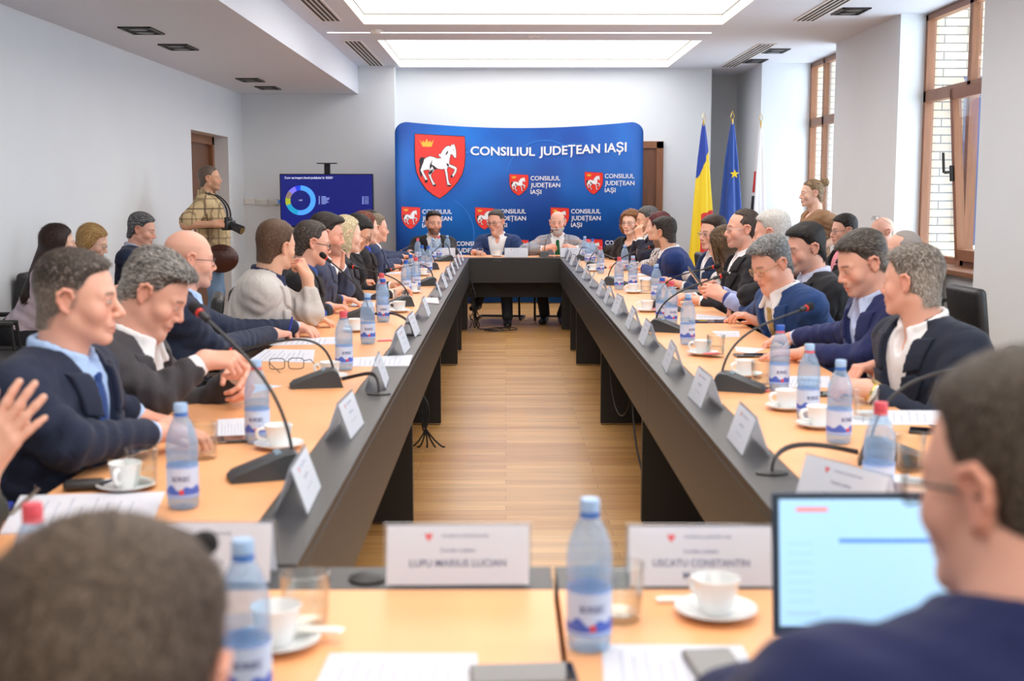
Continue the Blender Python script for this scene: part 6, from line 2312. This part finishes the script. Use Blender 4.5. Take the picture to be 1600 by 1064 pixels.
phone(345, 690, 12, 'black phone beside the tumbler before the crew-cut person')
phone(345, 595, 8, 'black phone beside the writing hand of the grey-haired person', l=.16)
phone(818, 1060, 4, 'grey-brown phone at the bottom edge left of the seam', mat('phone_taupe', S(122, 112, 102), .35))
phone(1122, 1052, 95, 'grey phone lying on the white sheet at the bottom edge', mat('phone_grey', S(112, 106, 102), .35), z=.0018)
phone(1180, 557, 4, 'black phone before the person in navy with pale blue cuffs', l=.17, w=.08)
phone(1296, 618, 0, 'black phone half hidden behind two bottles on the right')
phone(1463, 677, -20, 'black phone at the edge of the right table by the blurred hair')
phone(1108, 503.5, 2, 'dark blue notebook phone case before the person with the gold tie', mat('case_navy', S(52, 62, 112), .5), l=.2, w=.1)
phone(868, 402, 0, 'reddish-brown tablet before the person with the green tie', mat('case_brown', S(150, 90, 66), .5), l=.2, w=.13)
phone(1062, 429, 4, 'black phone beside the sleeve of the person with the royal navy suit') if False else None
PENB, PENS = mat('pen_blue', S(44, 60, 170), .3), mat('pen_silver', S(150, 140, 130), .3, metal=.7)


def pen(p, q, label, m):
    p, q = np.array(p, float), np.array(q, float)
    t = thing('pen', label, 'pen', tuple(p))
    d = q - p
    l = np.linalg.norm(d)
    u = d / l
    MB().cyl(tuple(u * .012), tuple(u * (l - .03)), .0045, n=12).build('barrel', m, t, True)
    MB().cyl((0, 0, 0), tuple(u * .012), .0008, .0042, 12).build('tip', PENS, t, True)
    MB().cyl(tuple(u * (l - .03)), tuple(u * l), .005, .004, 12).box(tuple(u * (l - .018) + np.array([0, -.0055, 0])), (.002, .002, .03)).build('cap', m, t, True)


pen(at_table(15, 805, .0075), np.array(at_table(60, 764, .0095)), 'silver pen lying on the large white sheets at the left edge', PENS)
h = PEOPLE['L3']['arms']['r']
c = h['w'] + h['R'] @ np.array([-.018, .105, -.028])
pen(c - np.array([.012, .0, .028]), c + np.array([.02, -.0, .105]), 'blue pen upright in the hand of the bald person', PENB)
h = PEOPLE['R3']['arms']['r']
c = h['w'] + h['R'] @ np.array([-.018, .105, -.028])
pen((c[0], c[1], TZ + .003), c + np.array([.005, -.01, .1]), 'blue pen upright in the hand of the person with the gold tie', PENB)
pen(at_table(556, 448.5, .006), at_table(584, 446, .006), 'black and white pen lying on the left table by the royal blue cuffs', BLACK)
pen(at_table(1055, 451, .006), at_table(1068, 449.5, .006), 'black pen lying on the sheet before the white-haired person', BLACK)

# --- sugar sachets, small things
SUG = mat('sachet_pink', S(240, 130, 140), .5)
for px, py, m, lb, rz in ((1186, 611, SUG, 'red sugar sachet beside the second right microphone', -.5), (602, 533, SUG, 'red sugar sachet behind a left name card', .3), (1112, 559, SUG, 'pink sachet on the saucer before the lone pale-capped bottle', .2), (1022, 487, SUG, 'pink sachet on the saucer behind the third right microphone', .1), (1212, 640, mat('sachet_white', S(240, 238, 230), .5), 'white twisted sugar sachets on the saucer second nearest on the right', .6), (1262, 668, mat('sachet_white'), 'white sugar stick on the saucer nearest on the right', .4), (500, 1002, mat('sachet_white'), 'white sugar stick on the foreground saucer beside the dark head', -.1), (1060, 940, mat('sachet_white'), 'white paper strip before the foreground name card by the laptop', .0), (1206, 1030, mat('sachet_orange', S(250, 190, 140), .5), 'orange and white sachet at the bottom edge before the laptop', 1.0)):
    x, y, z = at_table(px, py)
    onsau = 'saucer' in lb
    t = thing('sugar_sachet', lb, 'sachet', (x, y, z + (.014 if onsau else .0)), rz)
    MB().box((0, 0, .004), (.06, .022, .007), .003).build('packet', m, t, True)
    MB().box((.032, 0, .004), (.008, .024, .002)).box((-.032, 0, .004), (.008, .024, .002)).build('crimped_end', m, t)
# eyeglasses lying on the left table
x, y, z = at_table(448, 577)
t = thing('eyeglasses', 'black-rimmed eyeglasses lying open on the left table', 'eyeglasses', (x, y, z + .022), math.radians(8))
f, ln = MB(), MB()
for s in (-1, 1):
    ring = []
    for k in range(24):
        a = 2 * PI * k / 24
        ring.append((s * .036 + .029 * math.copysign(abs(math.cos(a)) ** .5, math.cos(a)), 0, .021 * math.copysign(abs(math.sin(a)) ** .5, math.sin(a))))
    f.tube(ring, .0016, 6, True)
    ln.b.faces.new([ln.b.verts.new(p) for p in ring])
f.tube([(-.008, 0, .006), (0, 0, .01), (.008, 0, .006)], .0016, 6)
f.build('rims', mat('frame_black'), t, True)
ln.build('lens', LENS, t)
MB().tube([(-.066, 0, .01), (-.055, -.06, .004), (-.02, -.13, -.016)], .0018, 6).build('temple', mat('frame_black'), t, True)
MB().tube([(.066, 0, .01), (.09, .02, .012), (.12, -.04, -.014)], .0018, 6).build('temple', mat('frame_black'), t, True)
# cloth mask / keys lying by the near left cup
x, y, z = at_table(132, 765)
t = thing('key_pouch', 'small black pouch with a strap on the near left table beside the cup', 'pouch', (x, y, z), .2)
MB().box((0, 0, .012), (.09, .05, .022), .01, seg=3).build('pouch', LEATH, t, True)
MB().tube([(.04, 0, .014), (.08, .02, .02), (.12, .04, .012), (.13, .05, .005)], .004, 6).build('strap', mat('strap_navy', S(40, 40, 90), .7), t, True)
# --- laptop
hx, hy, hz = onZ(1208, 990, .775)
W_ = .325
t = thing('laptop', 'open black laptop with a pale blue page before the person at lower right', 'laptop', (hx + W_ / 2, hy, TZ))
MB().box((0, -.115, .012), (W_, .23, .018), .006).build('keyboard_base', mat('laptop_grey', S(62, 74, 88), .4), t)
MB().box((0, -.08, .0215), (W_ - .04, .1, .002)).build('keys', BLACK, t)
R = Matrix.Rotation(-.16, 3, 'X')
M4 = Matrix.Translation((0, .002, .022)) @ R.to_4x4()
m = MB().box((0, 0, .105), (W_, .008, .21), .003)
m.b.transform(M4)
lid = m.build('lid', mat('laptop_lid', S(48, 66, 86), .4), t)


def lq(name, x0, z0, x1, z1, col, es, off):
    m = MB().quad((x0, -.0045 - off, z0), (x1, -.0045 - off, z0), (x1, -.0045 - off, z1), (x0, -.0045 - off, z1))
    m.b.transform(M4)
    return m.build(name, mat('lap_' + name, S(*col), .3, emit=S(*col), es=es), lid)


lq('screen', -W_ / 2 + .01, .014, W_ / 2 - .01, .2, (170, 216, 250), .42, 0)
lq('red_title', -W_ / 2 + .035, .182, -W_ / 2 + .082, .188, (232, 130, 120), .45, .0006)
lq('blue_bar', -W_ / 2 + .098, .136, W_ / 2 - .03, .142, (86, 140, 224), .45, .0006)
for k in range(7): lq('side_line', -W_ / 2 + .022, .05 + .014 * k, -W_ / 2 + .06, .0515 + .014 * k, (150, 196, 240), .45, .0006)
lq('grey_button', -W_ / 2 + .02, .03, -W_ / 2 + .07, .036, (160, 200, 244), .45, .0006)
# ------------------------------------------------------------------ things held or worn apart
# photographer's camera and bag
A = PEOPLE['PH']
c = onY(357, 352, 11.5)
t = thing('photo_camera', 'black photo camera on a neck strap in the hands of the standing photographer', 'camera', tuple(c), math.radians(-25))
MB().box((0, 0, 0), (.07, .14, .09), .012, seg=3).box((0, 0, .055), (.06, .06, .04), .012).build('camera_body', BLACK, t, True)
MB().cyl((.03, 0, 0), (.14, 0, -.04), .036, .04, 20).cyl((.14, 0, -.04), (.15, 0, -.044), .041, .041, 20).build('lens', BLACK, t, True)
MB().cyl((.151, 0, -.0445), (.153, 0, -.045), .034, n=20).build('front_glass', mat('lens_glass', S(120, 96, 60), .1), t, True)
Ri = Matrix.Rotation(math.radians(25), 3, 'Z')
nk = A['Nk'] - c
loc = lambda v: tuple(Ri @ Vector(v))
for s in (-1, 1):
    sd = A['side'] * s
    p0 = nk + sd * .09 + np.array([0, 0, .02]) - A['fwd'] * .0
    p1 = nk + sd * .11 + A['fwd'] * .2 + np.array([0, 0, -.12])
    MB().tube([loc(v) for v in bez(p0, p0 + A['fwd'] * .14 + np.array([0, 0, .0]), p1 + A['fwd'] * .03, np.array([0, -s * .07, .045]), 14)], .009, 8, flat=.3).build('neck_strap', BLACK, t, True)
c = A['Pv'] + A['side'] * .17 + A['fwd'] * .1 + np.array([0, 0, -.02])
t = thing('shoulder_bag', 'dark brown leather bag at the hip of the standing photographer', 'bag', tuple(c), math.radians(6))
MB().sph((0, 0, 0), .14, 14, (1.15, .5, .95)).build('bag_body', mat('brown_leather', S(74, 38, 30), .35, spec=.5, bump=(30, .3)), t, True)
MB().tube([(-.13, 0, .06), (-.06, -.05, .09), (.06, -.05, .09), (.13, 0, .06)], .006, 8).build('zip', mat('brown_leather'), t, True)
# phone in the white-haired person's hands
A = PEOPLE['R4']['arms']
c = (A['l']['w'] + A['l']['d'] * .11 + A['r']['w'] + A['r']['d'] * .11) / 2 + np.array([-.03, -.03, .035])
t = thing('phone', 'black phone held up by the white-haired person', 'phone', tuple(c))
t.rotation_euler = (.9, .5, math.radians(70))
MB().box((0, 0, 0), (.08, .155, .009), .004, seg=3).build('casing', PH, t, True)
MB().box((0, 0, .0048), (.072, .147, .0006)).build('screen', mat('phone_glass'), t)
# papers of the person by the window
A = PEOPLE['B1']['arms']
c = (A['l']['w'] + A['r']['w']) / 2 + np.array([-.12, 0, .1])
t = thing('paper', 'folded white papers held by the person with the pink shirt by the window', 'paper', tuple(c))
t.rotation_euler = (0, .5, 0)
MB().box((0, 0, 0), (.3, .21, .004)).build('sheets', PAPER, t)
# scarf over a chair back
p = onY(1094, 384, 9.35)
SCARF = print_cloth('scarf_print', S(226, 150, 110), S(120, 160, 220), S(236, 232, 228), 14)
V, Fq = [], []
for i in range(25):
    a = PI * i / 24
    for j in range(13):
        x = (j - 6) * .035
        r = .075 + .01 * math.sin(j * 1.7)
        if i in (0, 24): pass
        yy, zz = -r * math.cos(a), r * 1.2 * math.sin(a)
        ext = .0
        V.append((x + .006 * math.sin(i), yy, zz))
for i in range(24):
    for j in range(12): Fq.append((i * 13 + j, i * 13 + j + 1, (i + 1) * 13 + j + 1, (i + 1) * 13 + j))
sf = mk('scarf', V, np.array(Fq), SCARF)
md = sf.modifiers.new('thick', 'SOLIDIFY')
md.thickness = .012
sf.location = tuple(PEOPLE['R7']['Pv'] + np.array([.32, -.02, .47]))
sf.rotation_euler = (0, 0, math.radians(-75))
tag(sf, 'orange, blue and white patterned scarf hung over a chair beside the brown side parting', 'scarf')
# watches
GW = mat('watch_gold', S(216, 190, 120), .25, metal=.9)


def watch(key, sd, m, label, back=.02):
    A = PEOPLE[key]
    a = A['arms'][sd]
    v = unit(a['w'] - a['e'])
    c = a['w'] - v * back - A['O']
    b = MB()
    u = np.cross(v, [0, 0, 1.0])
    u = unit(u)
    w = np.cross(u, v)
    b.tube([tuple(c + u * .032 * math.cos(k * PI / 12) + w * .03 * math.sin(k * PI / 12)) for k in range(24)], .007, 8, True, .5)
    o = b.build('watch_band', m, A['root'], True)
    MB().cyl(tuple(c + w * .028), tuple(c + w * .037), .018, n=20).build('watch_face', m, o, True)


watch('R1', 'l', GW, '')
watch('R1b', 'l', GW, '') if 'R1b' in PEOPLE else None
watch('R11', 'l', mat('watch_white', S(240, 240, 240), .4), '')
watch('L7', 'l', BLACK, '')
# ------------------------------------------------------------------ cables under the tables
def cable_bundle(label, paths, r=.005):
    c = np.array(paths[0][-1])
    t = thing('cable_bundle', label, 'cable', (c[0], c[1], 0))
    for p in paths:
        MB().tube([tuple(np.array(q) - np.array([c[0], c[1], 0])) for q in p], r, 6).build('cable', BLACK, t, True)


def wig(p, q, n, amp, seed):
    rg = random.Random(seed)
    p, q = np.array(p, float), np.array(q, float)
    return [tuple(p + (q - p) * i / n + np.array([rg.uniform(-amp, amp), rg.uniform(-amp, amp), 0 if i in (0, n) else rg.uniform(-amp, amp)])) for i in range(n + 1)]


rg = random.Random(3)
paths = [wig((-.36 + rg.uniform(-.02, .03), 12.7 + rg.uniform(-.2, .2), .55), (-.3 + rg.uniform(-.05, .05), 12.95, .03), 9, .03, k) for k in range(6)]
for k in range(3):
    c0 = (-.12 + .05 * k, 12.95, .012)
    paths.append([(-.3, 12.95, .02)] + [(c0[0] + (.1 + .02 * k) * math.cos(a), c0[1] + .14 * math.sin(a), .012 + .004 * k) for a in np.linspace(PI, 3 * PI, 20)])
cable_bundle('tangle of black cables coiled on the floor at the far left table leg', paths)
p = onZ(652, 690, 0)
paths = [bez((-.42, 6.9, .52), (-.42, 6.9, .3), (-.5, 6.95, .25), (-.46, 6.9, .1), 10)]
for k in range(5): paths.append(bez((-.46, 6.9, .3), (-.46 - .05 * (k - 2), 6.85, .2), (-.42 + .04 * (k - 2), 6.8, .0), (-.44 + .05 * (k - 2), 6.85, .02), 10))
cable_bundle('black cable bundle hanging under the left table above the floor', paths)
cable_bundle('grey cable loop hanging under the right table', [bez((.6, 7.2, .55), (.6, 7.2, .2), (.66, 7.0, .02), (.7, 6.9, .3), 14)], .004)
cable_bundle('thin cable hanging under the nearer right table panel', [bez((.6, 5.9, .55), (.6, 5.8, .1), (.66, 5.6, .02), (.72, 5.5, .14), 14)], .005)
cable_bundle('black cable hanging behind the nearest left table leg', [bez((-.42, 3.0, .55), (-.42, 3.0, .3), (-.42, 2.95, .1), (-.46, 2.9, .02), 14)], .005)
cable_bundle('thin drooping cable on the black far table panel', [bez((-.3, 13.42, .6), (-.1, 13.3, .3), (.35, 13.3, .3), (.5, 13.42, .6), 20)], .003)
_seen = {}
for o in COL.objects:
    if o.parent is None and 'label' in o:
        if len(o['label'].split()) > 16: print('LONG', o['label'])
        if o['label'] in _seen: print('DUP', o['label'])
        _seen[o['label']] = 1
for o in COL.objects:
    if o.type == 'EMPTY' and o.parent is None and 'label' not in o and 'kind' not in o: print('UNLABELLED', o.name)
print('script seconds', round(time.time() - T0, 1))
